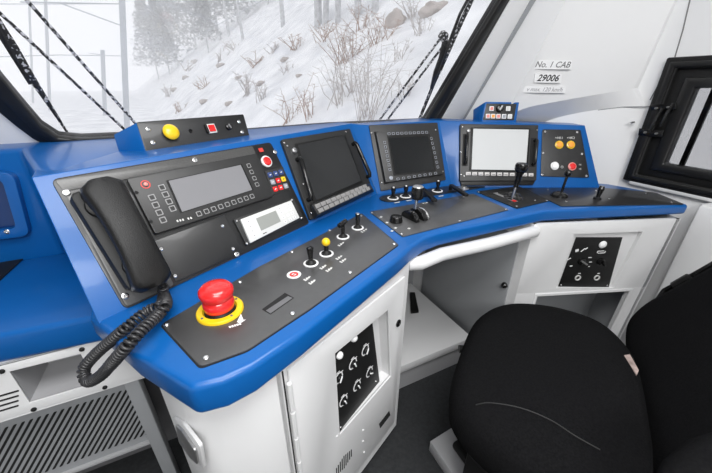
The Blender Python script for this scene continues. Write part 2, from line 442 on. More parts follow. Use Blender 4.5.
# ------------------------------------------------------------------ left pedestal
ped = thing('left_cabinet', 'white metal cabinet carrying the left wing of the desk, with hinged door', 'cabinet', (.15, .6, FL))
zt = DZ-LIP+.006
f0 = V((.02, .405, 0)); f1 = V((.452, .606, 0))
fd = (f1-f0).normalized(); fn = V((fd.y, -fd.x, 0))
FP = Pl(f0, fd, (0, 0, 1))
foot = roundpoly([(-.155, .56), (-.098, .432), (.018, .405), (f1.x, f1.y), (f1.x+.015, .95), (-.05, .80)], .045, 5)
# keep the front right corner crisp
foot = roundpoly([(-.155, .56), (-.092, .425), (.0, .402)], .03, 5)[6:18]
NT = FP.px(287, 376)[0]-.022
np_ = f0+fd*NT
foot = [(-.155, .56)]+roundpoly([(-.155, .56), (-.092, .420), (.02, .405), (f1.x, f1.y), (f1.x+.01, .95), (-.05, .80)], .04, 5)[6:18]+[(np_.x, np_.y), (np_.x-fn.x*.04, np_.y-fn.y*.04), (f1.x-fn.x*.04, f1.y-fn.y*.04), (f1.x+.01, .95), (-.05, .80)]
# body with a rectangular opening behind the recessed switch panel is built as body + door standing proud
obj('body', MB().loft([[V((x, y, z)) for x, y in foot] for z in (FL+.05, zt)]), 'white_metal', ped, .003)
obj('plinth', MB().loft([[V((x*.97+.004, y+.02, z)) for x, y in foot] for z in (FL, FL+.05)]), 'dark_metal', ped)
# door with slanted recess
dl = FP.px(287, 376)[0]; dr = FP.px(397, 330)[0]+.012
dtop = .722; dbot = FL+.10
FW = (f1-f0).length
rec = FP.q([(333, 352), (386, 309), (389, 375), (338, 433)])
DP = FP.off(.001)
obj('front_skin', MB().ringplate(FP, rec, [(NT, zt), (FW, zt), (FW, FL+.05), (NT, FL+.05)][::1], -.04, 0), 'white_metal', ped)
dcorn = [(dl, dtop-.0), (dr, dtop), (dr, dbot), (dl, dbot)]
obj('door', MB().ringplate(DP, rec, dcorn, 0, .006), 'white_metal', ped, .0015)
# switch plate sunk in the recess, leaning
SP = Pl(FP.p(rec[0][0], 0, -.003), FP.p(rec[1][0], 0, -.013)-FP.p(rec[0][0], 0, -.003), (0, 0, 1))
spq = SP.q([(332.5, 355), (371, 319.5), (380.5, 396), (339, 445)])
sk = FP.off(-.026)
obj('recess_back', MB().prism(sk, [rec[0], rec[1], rec[2], rec[3]], -.0008, 0), 'white_metal', ped)
sp = obj('switch_plate', MB().prism(SP, spq, 0, .004), 'black', ped, .001)
SPT = SP.off(.004)
for (x, y) in [(338.7, 378), (353, 363.6), (365.3, 350), (369.5, 372), (357, 385.5), (343.4, 400.7)]:
    ab = SPT.px(x, y)
    obj('scale_ring', MB().ringplate(SPT, [(ab[0]+.0125*math.cos(t), ab[1]+.0125*math.sin(t)) for t in [R(40+k*28) for k in range(12)]],
        [(ab[0]+.016*math.cos(t), ab[1]+.016*math.sin(t)) for t in [R(40+k*28) for k in range(12)]], 0, .0005), 'white', sp)
    k = obj('rotary_switch', MB().lathe(SPT, ab, [(.009, 0), (.0085, .006), (.006, .007)], 18), 'black_shiny', sp, .001)
    obj('pointer', MB().prism(SPT, rrect(ab[0], ab[1], .0035, .016, .001, random.choice((.4, -.5, .9))), .006, .009), 'white', k, .0008)
    obj('switch_marking', MB().prism(SPT, rrect(ab[0]-.002, ab[1]+.019, .012, .0022, 0, 0), 0, .0004), 'white', sp)
    obj('switch_marking', MB().prism(SPT, rrect(ab[0]+.014, ab[1]+.010, .0045, .002, 0, 0), 0, .0004), 'white', sp)
for (x, y) in ((339, 355), (353.5, 338)):
    ab = SPT.px(x, y)
    obj('pilot_lamp', MB().lathe(SPT, ab, [(.009, 0), (.0088, .004), (.006, .0075), (.002, .009)], 16), 'white', sp)
for (x, y) in ((340.5, 427), (375.5, 381)): screw(SPT, SPT.px(x, y), sp, .0025)
DF = DP.off(.006)
kh = DF.px(398, 323)
obj('door_lock', MB().lathe(DF, kh, [(.011, 0), (.011, .003), (.008, .005), (.004, .005), (.003, .002)], 18), 'black_shiny', ped)
obj('finger_slot', MB().prism(DF, DF.q([(379, 424), (389, 411), (390, 415), (380, 428)]), 0, .0015), 'void', ped)
vs_ = DF.px(344, 462)
for k in range(9):
    a = vs_[0]-.03+k*.0075
    obj('vent_slot', MB().prism(DF, rrect(a, vs_[1], .003, .055-abs(k-4)*.006, .001), 0, .0012), 'void', ped)
for (x, y) in ((363, 430), (363, 441), (364, 452), (337, 436)): screw(DF, DF.px(x, y), ped, .0035, 'white_metal')
for k in range(8):
    z = dtop-.03-k*.078
    obj('hinge_knuckle', MB().tube([FP.p(dl-.003, z, .008), FP.p(dl-.003, z-.07, .008)], .005, 8), 'white_metal', ped)
obj('hinge_gap', MB().prism(FP, [(dl-.010, dtop), (dl-.007, dtop), (dl-.007, dbot), (dl-.010, dbot)], 0, .0008), 'void', ped)
# latch on the narrow left side
lq0 = V((-.155, .56, 0)); lq1 = V((-.092, .42, 0))
LP = Pl(lq0, lq1-lq0, (0, 0, 1))
lh = obj('side_latch', MB().prism(LP, roundpoly(LP.q([(176, 415), (186, 421), (203, 443), (207, 466), (198, 459), (182, 441)]), .01), 0, .006), 'white_metal', ped, .002, label='pale paddle latch')
obj('latch_paddle', MB().prism(LP, roundpoly(LP.q([(181, 421), (187, 426), (201, 446), (203, 460), (196, 454), (185, 439)]), .006), .006, .011), 'steel', lh, .002)

# heater box under the side console
HBY = fr1.y+.02
HBP = Pl((0, HBY, 0), (1, 0, 0), (0, 0, 1))
hb = thing('side_box', 'white metal box with rectangular cut-out under the blue side console', 'box', (-.6, HBY+.1, .5))
za = LC-LB+.002; zb = HBP.px(60, 403)[1]
hole = HBP.q([(10, 373), (80, 353), (99, 382), (35, 405)])
hole = [(hole[0][0], max(hole[0][1], hole[1][1])), (hole[1][0], hole[0][1]), (hole[1][0]+.0, hole[2][1]), (hole[0][0], hole[2][1])]
XR = -.165
outb = [(-1.2, za), (XR, za), (XR, zb), (-1.2, zb)]
obj('front_plate', MB().ringplate(HBP, hole, outb, -.004, 0), 'white_metal', hb, .001)
sh = MB()
for i in range(4):
    a, b = hole[i], hole[(i+1) % 4]
    sh.face([HBP.p(*a, -.004), HBP.p(*b, -.004), HBP.p(*b, -.12), HBP.p(*a, -.12)])
sh.face([HBP.p(*a, -.12) for a in hole])
obj('cutout_liner', sh, 'grey_wall', hb)
obj('top_plate', MB().box((-1.2, HBY, za-.003), (XR, HBY+.30, za)), 'white_metal', hb)
obj('bottom_plate', MB().box((-1.2, HBY, zb-.003), (XR, HBY+.30, zb)), 'white_metal', hb)
for (x, y) in ((82, 349), (2, 371), (105, 387), (34, 409)):
    obj('rivet', MB().lathe(HBP, HBP.px(x, y), [(.005, 0), (.005, .003), (.002, .005)], 10), 'black', hb)
for k in range(4):
    ab = HBP.px(3, 395+k*5)
    obj('vent_slot', MB().prism(HBP, rrect(ab[0], ab[1], .05, .004, .001, .0), 0, .001), 'void', hb)
# post between cabinet and heater, its shade painted as grey
PSP = Pl((0, HBY+.012, 0), (1, 0, 0), (0, 0, 1)); px0, px1 = PSP.px(123, 384)[0], PSP.px(139.5, 383)[0]
pst = obj('upright_post', MB().box((px0, HBY+.012, FL), (px1, HBY+.045, zb-.003)), 'grey_metal', None, .003)
tag(pst, 'upright metal post greyed to paint in shade, between side heater box and white cabinet', 'post')

# grille
GY = HBY+.07
GP = Pl((0, GY, 0), (1, 0, 0), (0, .06, 1))
gr = thing('heater_grille', 'grey slatted heater grille with slanted slots low on the left', 'grille', (-.6, GY, .3))
gt_, gb_ = GP.px(60, 410)[1]+.03, GP.px(108, 455)[1]-.0
gq = [(-1.2, gt_+.0), (px0+.01, gt_), (px0+.01, gb_), (-1.2, gb_)]
obj('slat_plate', MB().prism(GP, gq, -.004, 0), 'grey_metal', gr)
h0 = gt_-.03; h1 = gb_+.022; lim = px0-.004
sl = (GP.px(88, 405)[0]-GP.px(53, 467)[0])*(h0-h1)/(GP.px(88, 405)[1]-GP.px(53, 467)[1])
gx = lim+sl-.02
while gx > -.95:
    t0 = 0 if gx <= lim else (gx-lim)/sl; xa, za_, xb = gx-sl*t0, h0+(h1-h0)*t0, gx-sl
    obj('slot', MB().prism(GP, roundpoly([(xa-.0035, za_), (xa+.0035, za_), (xb+.0035, h1), (xb-.0035, h1)], .003, 2), 0, .0008), 'void', gr)
    gx -= .0155
obj('lower_rail', MB().prism(GP, [(-1.2, gb_), (px0+.01, gb_), (px0+.01, gb_-.012), (-1.2, gb_-.012)], -.02, .008), 'grey_wall', gr, .002)
obj('kick_panel', MB().box((-1.2, GY+.14, FL), (-.15, GY+.17, .60)), 'dark_metal', gr)

# ------------------------------------------------------------------ knee well
b0 = hz(401, 391, FL); bz = None
by = b0.y
fpp = Pl((0, by, 0), (1, 0, 0), (0, 0, 1)); bz = fpp.px(402, 366)[1]
ft = thing('footrest', 'white metal footrest platform inside the knee space', 'footrest', (.75, by+.2, FL))
obj('platform', MB().box((.40, by, bz-.04), (.93, 1.22, bz)), 'white_metal', ft, .004)
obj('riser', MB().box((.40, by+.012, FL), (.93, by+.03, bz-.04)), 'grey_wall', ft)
obj('pedal_bracket', MB().solid([V(p) for p in [hz(415, 292, bz+.012), hz(419, 311, bz+.012), hz(411, 312, bz+.012), hz(410, 292, bz+.012)]], [V((p.x, p.y, bz)) for p in [hz(415, 292, bz+.012), hz(419, 311, bz+.012), hz(411, 312, bz+.012), hz(410, 292, bz+.012)]]), 'black', ft, .003)
# ------------------------------------------------------------------ right cabinet
rc = thing('right_cabinet', 'white metal cabinet carrying the right wing of the desk', 'cabinet', (1.15, .6, FL))
q0 = V((.965, .625, 0)); q1 = V((1.468, .437, 0)); qd = (q1-q0).normalized()
RP = Pl(q0, qd, (0, 0, 1))
ql = 0; qr = RP.px(660, 245)[0]+.012
ww = (q1-q0).length
qn = RP.n
# front plate with two openings : panel recess above, open bay below
rec1 = RP.q([(573, 237), (640, 237), (616, 288), (556, 288)]); rec1 = [(rec1[0][0], .712), (RP.px(641, 236)[0], .712), (RP.px(613, 289)[0]+.0, rec1[2][1]), (rec1[3][0], rec1[3][1])]
bay = RP.q([(537, 296), (626, 296), (608, 350), (505, 350)]); bay = [(bay[0][0], bay[0][1]), (bay[1][0], bay[0][1]), (bay[1][0]-.012, FL+.1), (bay[0][0], FL+.1)]
zz = [zt, (rec1[3][1]+bay[0][1])/2]
obj('front_plate', MB().ringplate(RP, rec1, [(0, zt), (ww, zt), (ww-.01, zz[1]), (0, zz[1])], -.012, 0), 'white_metal', rc, .002)
obj('front_plate', MB().ringplate(RP, bay, [(0, zz[1]), (ww-.01, zz[1]), (ww-.03, FL), (0, FL)], -.012, 0), 'white_metal', rc)
obj('bay_frame', MB().ringplate(RP, bay, [(bay[0][0]-.012, bay[0][1]+.012), (bay[1][0]+.012, bay[1][1]+.012), (bay[2][0]+.012, bay[2][1]-.012), (bay[3][0]-.012, bay[3][1]-.012)], 0, .005), 'white_metal', rc, .002)
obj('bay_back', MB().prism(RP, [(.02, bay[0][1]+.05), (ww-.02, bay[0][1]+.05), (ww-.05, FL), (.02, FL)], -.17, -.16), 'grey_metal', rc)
for x, y in ((617, 302), (601, 328)):
    obj('stud', MB().lathe(RP.off(-.16), RP.off(-.16).px(x, y), [(.008, 0), (.008, .006), (.004, .01)], 12), 'dark_metal', rc)
obj('right_side', MB().loft([[RP.p(ww-.003-.03*(1-t), z, 0), RP.p(ww-.016-.03*(1-t), z, 0), RP.p(ww-.016-.03*(1-t), z, -.3), RP.p(ww-.003-.03*(1-t), z, -.3)] for z, t in ((FL, 0), (zt, 1))]), 'grey_metal', rc)
# left side of the cabinet = wall of knee space
KX = q0.x
kp = Pl((KX, q0.y, 0), (0, -1, 0), (0, 0, 1))
kv = V((.955, 1.24, 0))-V((q0.x, q0.y, 0))
KP = Pl(q0+V((0, 0, 0)), -kv, (0, 0, 1))
kl = kv.length
obj('side_panel', MB().prism(KP, [(0, FL), (0, zt), (-kl, zt), (-kl, FL)], -.012, 0), 'white_metal', rc)
inn = roundpoly([(-.035, FL+.02), (-.035, zt-.06), (-kl+.09, zt-.06), (-kl+.09, FL+.02)], .04, 5)
obj('inset_panel', MB().prism(KP, inn, 0, .006), 'grey_metal', rc, .002, label='grey raised inner panel')
obj('round_knob', MB().lathe(KP.off(.006), KP.off(.006).px(505, 285), [(.012, 0), (.012, .004), (.008, .012), (.004, .014)], 16), 'black_shiny', rc)
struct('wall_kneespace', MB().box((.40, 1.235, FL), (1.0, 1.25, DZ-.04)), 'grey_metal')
# underside roll
zk = DZ-.05-.019
mbr = MB().tube([hz(412, 267, zk)+V((0, .02, 0)), hz(420, 263, zk), hz(441, 254.5, zk), hz(490, 243.5, zk), hz(534, 231.5, zk), hz(539, 230, zk)+V((0, .015, 0))], .020, 14)
rl = obj('knee_roll', mbr, 'white_metal', None); tag(rl, 'white rounded knee rail under the middle front edge of the desk', 'rail')
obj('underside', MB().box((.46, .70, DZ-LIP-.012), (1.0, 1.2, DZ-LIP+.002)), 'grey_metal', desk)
# right switch panel
RQ = RP.off(-.010)
obj('recess_back', MB().prism(RP, rec1, -.014, -.0118), 'white_metal', rc)
rp_ = obj('switch_plate', MB().prism(RQ, RQ.q([(576, 237), (622, 237), (608, 287.5), (558, 286)]), 0, .003), 'black', rc, .001, label='black switch plate with two rotary switches and lamp')
RT = RQ.off(.003)
obj('pilot_lamp', MB().lathe(RT, RT.px(602.5, 244.5), [(.014, 0), (.014, .003), (.011, .006), (.004, .008)], 20), 'white', rp_, label='white round lamp')
for i, (x, y) in enumerate(((581, 261), (600, 261))):
    ab = RT.px(x, y)
    k = obj('rotary_switch', MB().lathe(RT, ab, [(.014, 0), (.013, .008), (.010, .010)], 20), 'black_shiny', rp_)
    obj('pointer', MB().prism(RT, rrect(ab[0]+.002, ab[1], .006, .026, .001, 1.0 if i == 0 else .5), .009, .019), 'steel' if i == 0 else 'black_shiny', k, .001)
for x, y in ((577.5, 277.5), (596.5, 277.5)):
    ab = RT.px(x, y)
    s = obj('socket_ring', MB().lathe(RT, ab, [(.011, 0), (.011, .004), (.008, .004), (.007, .001)], 20), 'offwhite', rp_)
    obj('socket_centre', MB().lathe(RT, ab, [(.006, .001), (.005, .003)], 14), 'black', s)
    obj('switch_marking', MB().prism(RT, rrect(ab[0]+.002, ab[1]+.018, .010, .003), 0, .0004), 'white', rp_)
for x, y, w, h, r_ in ((577, 250.5, .012, .010, .3), (583, 250, .018, .004, .8), (586.5, 248.5, .01, .004, .8), (569, 259, .014, .004, .6), (571, 266, .010, .004, 0), (590, 257.5, .013, .003, 0), (590.5, 262, .011, .003, 0), (589, 266.5, .006, .003, 0), (601, 253, .024, .003, 0), (601, 251, .024, .003, 0), (597.5, 252, .003, .008, 0), (605, 252, .003, .008, 0)):
    ab = RT.px(x, y); obj('switch_marking', MB().prism(RT, rrect(ab[0], ab[1], w, h, 0, r_), 0, .0004), 'white', rp_)
for x, y in ((561, 285), (607, 285.5)): screw(RT, RT.px(x, y), rp_, .003)

# ------------------------------------------------------------------ left fascia plate and everything on it
lp = thing('instrument_panel', 'large black instrument plate on the left blue fascia beneath telephone and display', 'panel', L.p(-.24, .13, 0))
LQ = L.q([(125, 311), (310, 223), (272, 141.5), (54, 179)])
LQ = [(-.492, .0), (.003, .004), (-.004, .262), (-.497, .262)]
obj('face_plate', MB().prism(L, roundpoly(LQ, .012), .0, .004), 'plate', lp, .001)
L4 = L.off(.004)
obj('top_strip', MB().prism(L4, roundpoly([(-.488, .236), (-.07, .236), (-.07, .259), (-.493, .259)], .006), 0, .002), 'brushed', lp, .0008, label='brushed grey strip along the top')
obj('left_strip', MB().prism(L4, roundpoly([(-.488, .004), (-.40, .004), (-.40, .234), (-.488, .234)], .006), 0, .0012), 'brushed', lp, .0005, label='brushed grey plate under the telephone')
L6 = L.off(.006)
for p in ((66.5, 192.6), (195, 160), (275, 152), (237, 254.5), (125, 296)):
    screw(L6, L6.px(*p), lp, .0062)
ll = obj('cover_plate', MB().prism(L4, roundpoly([L4.px(154, 241), L4.px(225, 215), L4.px(243, 252), L4.px(176, 282)], .004), 0, .003), 'plate', lp, .001)
for p in ((222.4, 226), (233, 249), (161, 249), (175, 276)): screw(L.off(.007), L.off(.007).px(*p), ll, .0042)
kb = obj('keypad', MB().prism(L4, [L4.px(264.5, 171.5), L4.px(282.5, 167), L4.px(290, 189.5), L4.px(272.5, 195)], 0, .003), 'ink', lp, .001)
kq = [L6.px(265.5, 172.5), L6.px(282, 168.5), L6.px(289, 189), L6.px(273.5, 193.7)]
kc = [['keyblue']*3, ['keygrey', 'red', 'yellow'], ['red', 'red', 'keygrey']]
for r_ in range(3):
    for c_ in range(3):
        ab = bilerp(kq, (c_+.5)/3, (r_+.5)/3)
        kk = obj('key', MB().prism(L6, rrect(*ab, .0142, .0142, .002, -.08), .001, .004), kc[r_][c_], kb, .0006)
        obj('key_marking', MB().prism(L6, rrect(ab[0], ab[1], .006, .0025, 0, .2), .004, .0043), 'offwhite' if kc[r_][c_] != 'yellow' else 'ink', kk)
ab = L4.px(266.2, 161.8)
rb = obj('stop_button', MB().lathe(L4, ab, [(.0165, 0), (.0165, .004), (.013, .006), (.0125, .003)], 24), 'white', lp, label='red round push button in white ring')
obj('button_cap', MB().lathe(L4, ab, [(.012, .002), (.012, .007), (.010, .0085), (.004, .009)], 24), 'red', rb)
obj('red_label', MB().prism(L6, rrect(*L6.px(261, 150), .014, .011), 0, .0006), 'redlab', lp)
# display unit
du = thing('train_display', 'wide grey display unit with screen coloured silver like a reflection beside the telephone handset', 'display', L.p(-.24, .15, .004))
DU = L.q([(125, 181), (254, 155.5), (271, 198), (153.5, 236)])
DQ = [(DU[0][0], DU[0][1]), (DU[1][0], (DU[0][1]+DU[1][1])/2+.0), (DU[2][0], DU[2][1]), (DU[3][0], DU[3][1])]
obj('bezel', MB().prism(L4, roundpoly([DQ[0], DQ[1], DQ[2], DQ[3]], .006), 0, .012), 'bezel', du, .0015)
L16 = L.off(.016)
SQ = L16.q([(168.5, 181), (240.5, 165), (252, 190), (182, 212)])
obj('screen_surround', MB().prism(L16, [lerp(SQ[0], SQ[2], -.025), lerp(SQ[1], SQ[3], -.025), lerp(SQ[2], SQ[0], -.025), lerp(SQ[3], SQ[1], -.025)], -.0005, .0006), 'black', du)
obj('screen', MB().prism(L16, SQ, 0, .0012), 'screen_sheen', du, label='display screen, reflection put in as silver grey')
def btn(pl, ab, parent, w=.0095, h=.0095, m='btn_rim', rot=0, inner='bezel'):
    b = obj('button', MB().ringplate(pl, rrect(*ab, w*.72, h*.72, .001, rot, 2), rrect(*ab, w, h, .0015, rot, 2), 0, .0008), m, parent)
    obj('button_cap', MB().prism(pl, rrect(*ab, w*.66, h*.66, .001, rot, 2), 0, .0016), inner, b)
    return b
for k in range(9): btn(L16, lerp(L16.px(199, 213.8), L16.px(252, 196.3), k/8), du, .0115, .0115)
for k in range(4):
    btn(L16, lerp(L16.px(162, 187.5), L16.px(172.5, 208.5), k/3), du, .0125, .0125)
    btn(L16, lerp(L16.px(152, 197.5), L16.px(163, 220), k/3), du, .0125, .0125)
    btn(L16, lerp(L16.px(248.8, 165.7), L16.px(257, 184.5), k/3), du, .011, .011)
ab = L16.px(145.5, 184.5)
obj('indicator_ring', MB().ringplate(L16, rrect(*ab, .014, .014, .007), rrect(*ab, .018, .018, .009), 0, .0006), 'redlab', du)
obj('indicator', MB().lathe(L16, ab, [(.004, 0), (.004, .003), (.002, .004)], 12), 'pink', du)
for p in ((136.5, 192.6), (151, 221.5)): obj('hole', MB().lathe(L16, L16.px(*p), [(.0035, 0), (.0035, .0007)], 12), 'void', du)
for k in range(6):
    if k != 3: obj('marking', MB().prism(L16, rrect(*lerp(L16.px(177.5, 221), L16.px(191, 218), k/5), .003, .0045, 0, .1), 0, .0003), 'offwhite', du)
# white radio unit
rd = thing('radio_unit', 'small white keypad unit with grey screen below the wide display', 'control unit', L.p(-.12, .05, .004))
obj('base', MB().prism(L4, roundpoly(L4.q([(232.5, 220), (292.5, 198.5), (302.5, 219), (246, 246.5)]), .003), 0, .006), 'ink', rd, .001)
L10 = L.off(.010)
WQ = L10.q([(239.5, 220), (290, 201), (298.5, 218.3), (249.5, 243.5)])
obj('white_face', MB().prism(L10, roundpoly(WQ, .002), 0, .006), 'offwhite', rd, .001)
L17 = L.off(.016)
WQ = L17.q([(239.5, 220), (290, 201), (298.5, 218.3), (249.5, 243.5)])
obj('screen', MB().prism(L17, [bilerp(WQ, .26, .18), bilerp(WQ, .65, .18), bilerp(WQ, .65, .75), bilerp(WQ, .26, .75)], 0, .0008), 'lcd', rd)
for r_ in range(4):
    for c_ in range(3):
        ab = bilerp(WQ, .73+.1*c_, .16+.23*r_); obj('key', MB().prism(L17, rrect(*ab, .009, .007, .001), 0, .0012), 'white', rd)
        obj('key_marking', MB().prism(L17, rrect(*ab, .0025, .0025, 0), .0012, .0014), 'inkgrey', rd)
    ab = bilerp(WQ, .12, .18+.21*r_); obj('key', MB().prism(L17, rrect(*ab, .010, .007, .001), 0, .0012), 'white', rd); obj('key_marking', MB().prism(L17, rrect(*ab, .005, .0018, 0), .0012, .0014), 'inkgrey', rd)
obj('marking', MB().prism(L17, rrect(*bilerp(WQ, .3, .9), .012, .002), 0, .0003), 'ink', rd)
for p in ((236.5, 221), (291.5, 200), (301, 218), (246.5, 243.5)): screw(L10, L10.px(*p), rd, .0032)

# telephone
ph = thing('telephone_handset', 'black telephone handset resting on its cradle at the left end', 'telephone', L.p(-.42, .1, .01))
LH = L.off(.045)
pa = LH.px(98, 181.5); pb = LH.px(154, 285)
ax = (V(pb+(0,))-V(pa+(0,))); ln = ax.length; ax.normalize(); sd = V((-ax.y, ax.x, 0))
rings = []
N = 22
for i in range(N+1):
    t = i/N; s_ = t
    e = math.sin(math.pi*t)
    wdt = .029+.006*(abs(2*t-1)**2)
    if t < .08 or t > .92:
        wdt *= math.sqrt(max(0.05, 1-((.08-min(t, 1-t))/.08)**2*.75))
    th = .015+.002*abs(2*t-1)
    zc = .004+.016*e
    drop = .024*(max(0, abs(2*t-1)-.55)/.45)**.5 if abs(2*t-1) > .55 else 0
    c = V(pa+(0,))+ax*(ln*1.02*t)
    rg = []
    for k in range(16):
        a = 2*math.pi*k/16; ca, sa = math.cos(a), math.sin(a)
        x = wdt*(abs(ca)**.5)*(1 if ca > 0 else -1); zv = (abs(sa)**.6)*(1 if sa > 0 else -1)
        zv = zc+zv*th-(drop if sa < 0 else 0)
        q = c+sd*x; rg.append(LH.p(q.x, q.y, zv))
    rings.append(rg)
obj('handset_body', MB().loft(rings), 'grain', ph, sharp=70)
LCr = L.off(.006)
ca_, cb_ = LCr.px(84, 194), LCr.px(141, 286)
def strip(pl, a, b, w, shift=0):
    d = (V(b)-V(a)).normalized(); n = V((-d.y, d.x)); A, B = V(a)+n*shift, V(b)+n*shift
    return [tuple(A+n*w/2), tuple(B+n*w/2), tuple(B-n*w/2), tuple(A-n*w/2)]
obj('cradle', MB().prism(LCr, roundpoly(strip(LCr, ca_, cb_, .046, -.003), .012), 0, .028), 'black', ph, .006)
for t in (.18, .80):
    c_ = lerp(ca_, cb_, t); obj('cradle_cup', MB().lathe(LCr, (c_[0]+.004, c_[1]), [(.022, .028), (.021, .036), (.016, .038)], 18), 'black', ph)
# curly cord
pth = [L.w(158, 288, .035), L.w(160, 299, .02), hz(160, 306, .83), hz(146, 312, .825), hz(126, 328, .815), hz(112, 340, .79), hz(96, 354, .755), hz(84, 369, .725), hz(88, 381, .71), hz(100, 376, .735), hz(114, 361, .79), hz(128, 345, .825), hz(143, 329, .833), hz(158, 315, .83), hz(166, 304, .835), L.w(163, 296, .012)]
sm = smooth(pth, 26, False)
hel = []; phs = 0; ref = None
acc = 0
fine = []
for i in range(len(sm)-1):
    for k in range(4): fine.append(sm[i].lerp(sm[i+1], k/4))
for i, p in enumerate(fine):
    t = (fine[min(i+1, len(fine)-1)]-fine[max(i-1, 0)])
    if i: acc += (p-fine[i-1]).length
    t.normalize()
    if ref is None: ref = V((0, 0, 1))
    x = (ref-t*ref.dot(t)).normalized(); y = t.cross(x); ref = x
    a = acc/.0068*2*math.pi
    hel.append(p+(x*math.cos(a)+y*math.sin(a))*.0076)
obj('coiled_cord', MB().tube(hel, .0028, 6), 'cord', ph, sharp=90, label='curly black cord')

# ------------------------------------------------------------------ monitors
def quadbox(name, pl, q, c0, c1, m, parent, bev=.001, rnd=0, label=None):
    return obj(name, MB().prism(pl, roundpoly(q, rnd) if rnd else q, c0, c1), m, parent, bev, label=label)
def handle(pl, a, b, parent, h=.028, r=.005):
    A, B = pl.px(*a), pl.px(*b)
    pts = [pl.p(*A, 0), pl.p(*A, h*.8), pl.p(*lerp(A, B, .06), h), pl.p(*lerp(A, B, .94), h), pl.p(*B, h*.8), pl.p(*B, 0)]
    return obj('handle', MB().tube(pts, r, 10), 'black_shiny', parent)
m1 = thing('cab_monitor', 'dark monitor with side handles and protruding keyboard, beside the coloured keypad', 'monitor', L.p(.19, .14, 0))
a1 = L.off(.012)
Q1 = a1.q([(281.5, 139.3), (350, 128.5), (373, 190), (311, 220)])
quadbox('bezel', a1, Q1, -.012, 0, 'bezel', m1, .002, .006)
quadbox('screen_frame', a1, a1.q([(294.5, 144), (345, 134.5), (362.5, 183), (313.5, 204)]), 0, .002, 'black', m1, .0006)
quadbox('screen', a1, a1.q([(297, 145.5), (343.5, 136), (360.5, 181), (315.5, 200.5)]), .002, .003, 'screen', m1, 0, label='dark screen')
b1 = a1.off(.03)
ky = b1.q([(311.8, 204.8), (365.5, 184), (372.5, 188.8), (318, 215)])
lowk = a1.q([(310, 204), (370, 183), (374.5, 191.5), (314, 220)])
o_ = obj('keyboard', MB().loft([[a1.p(*p, 0) for p in lowk], [b1.p(*p, 0) for p in ky]]), 'bezel', m1, .002)
for r_ in range(2):
    for c_ in range(11):
        ab = bilerp(ky, (c_+.75)/11.5, .27+.45*r_); obj('key', MB().prism(b1, rrect(*ab, .0215, .0125, .001), 0, .0022), 'keycap', o_, .0005)
handle(a1, (297, 160), (308, 200), m1, .018, .007); handle(a1, (352.5, 144.5), (367, 177), m1, .018, .007)
obj('brightness_knob', MB().lathe(a1, a1.px(293, 151.5), [(.008, 0), (.008, .010), (.005, .012)], 16), 'steel', m1)
for p in ((284, 143), (346, 132), (287, 146), (311, 213), (303, 184)): screw(a1, a1.px(*p), m1, .003)

m2 = thing('cab_monitor', 'square dark monitor framed by round white-rimmed keys on the middle fascia', 'monitor', M.p(0, .14, 0))
a2 = M.off(.006)
quadbox('mounting_plate', a2, a2.q([(369, 125), (437.5, 122.5), (446, 180), (381, 191)]), -.006, 0, 'bezel', m2, .001, .004)
a2b = M.off(.022)
quadbox('body', a2b, a2b.q([(376, 132), (434, 130), (443.5, 174), (386, 182.5)]), -.018, 0, 'bezel', m2, .002, .003)
quadbox('side_shadow_gap', a2, a2.q([(374, 132), (378, 132), (388, 183.5), (384, 184.5)]), 0, .004, 'void', m2, 0)
quadbox('screen_frame', a2b, a2b.q([(387, 135.6), (429.5, 134), (436, 171.5), (393.5, 176)]), 0, .001, 'black', m2, 0)
quadbox('screen', a2b, a2b.q([(389, 138), (427.5, 136), (434, 169.8), (395, 174)]), .001, .002, 'screen', m2, 0, label='dark screen')
for k in range(10): btn(a2b, lerp(a2b.px(389, 133.8), a2b.px(426.5, 132.3), k/9), m2, .0115, .0095, 'keygrey')
for k in range(7):
    btn(a2b, lerp(a2b.px(384.6, 142.5), a2b.px(389.8, 169.5), k/6), m2, .0095, .0105, 'keygrey')
    btn(a2b, lerp(a2b.px(431.3, 138.5), a2b.px(437.8, 167), k/6), m2, .0095, .0105, 'keygrey')
for k in range(8): btn(a2b, lerp(a2b.px(398, 179), a2b.px(435.5, 173.3), k/7), m2, .0115, .0095, 'keygrey')
obj('round_sensor', MB().lathe(a2b, a2b.px(391, 178), [(.008, 0), (.0075, .002), (.005, .003)], 18), 'keygrey', m2, label='pale blue round sensor')
for p in ((371.5, 133), (435.5, 130), (442.5, 171.5), (381.5, 182.5), (377, 134)): screw(a2, a2.px(*p), m2, .0035)

m3 = thing('cab_monitor', 'monitor with a screen coloured bright grey like a sky reflection and a row of square keys below it', 'monitor', RR.p(.18, .14, 0))
a3 = RR.off(.018)
quadbox('bezel', a3, a3.q([(460.5, 123.8), (538.5, 125), (536.5, 180.5), (460, 181)]), -.018, 0, 'bezel', m3, .002, .004)
quadbox('lower_ledge', a3, a3.q([(461, 181), (536, 180.5), (534, 184.5), (462, 185)]), -.016, -.006, 'black', m3, .001)
quadbox('screen_frame', a3, a3.q([(471, 127.7), (530, 128.7), (527, 172), (469, 171)]), 0, .003, 'black', m3, .0006)
quadbox('screen', a3, a3.q([(473, 129), (528.2, 130), (525.3, 170.5), (471.2, 169.6)]), .003, .004, 'screen_reflect', m3, 0, label='screen with sky reflection coloured in bright grey')
for k in range(11):
    ab = lerp(a3.px(468, 173.8), a3.px(530.5, 175), k/10); obj('key', MB().prism(a3, rrect(*ab, .019, .013, .001), 0, .005), 'key', m3, .0006)
    obj('key_marking', MB().prism(a3, rrect(ab[0], ab[1]-.002, .012, .003, 0), .005, .0053), 'inkgrey', m3)
handle(a3, (466, 136), (464.5, 163.5), m3, .02, .006); handle(a3, (534.5, 141), (532.3, 164.5), m3, .02, .006)
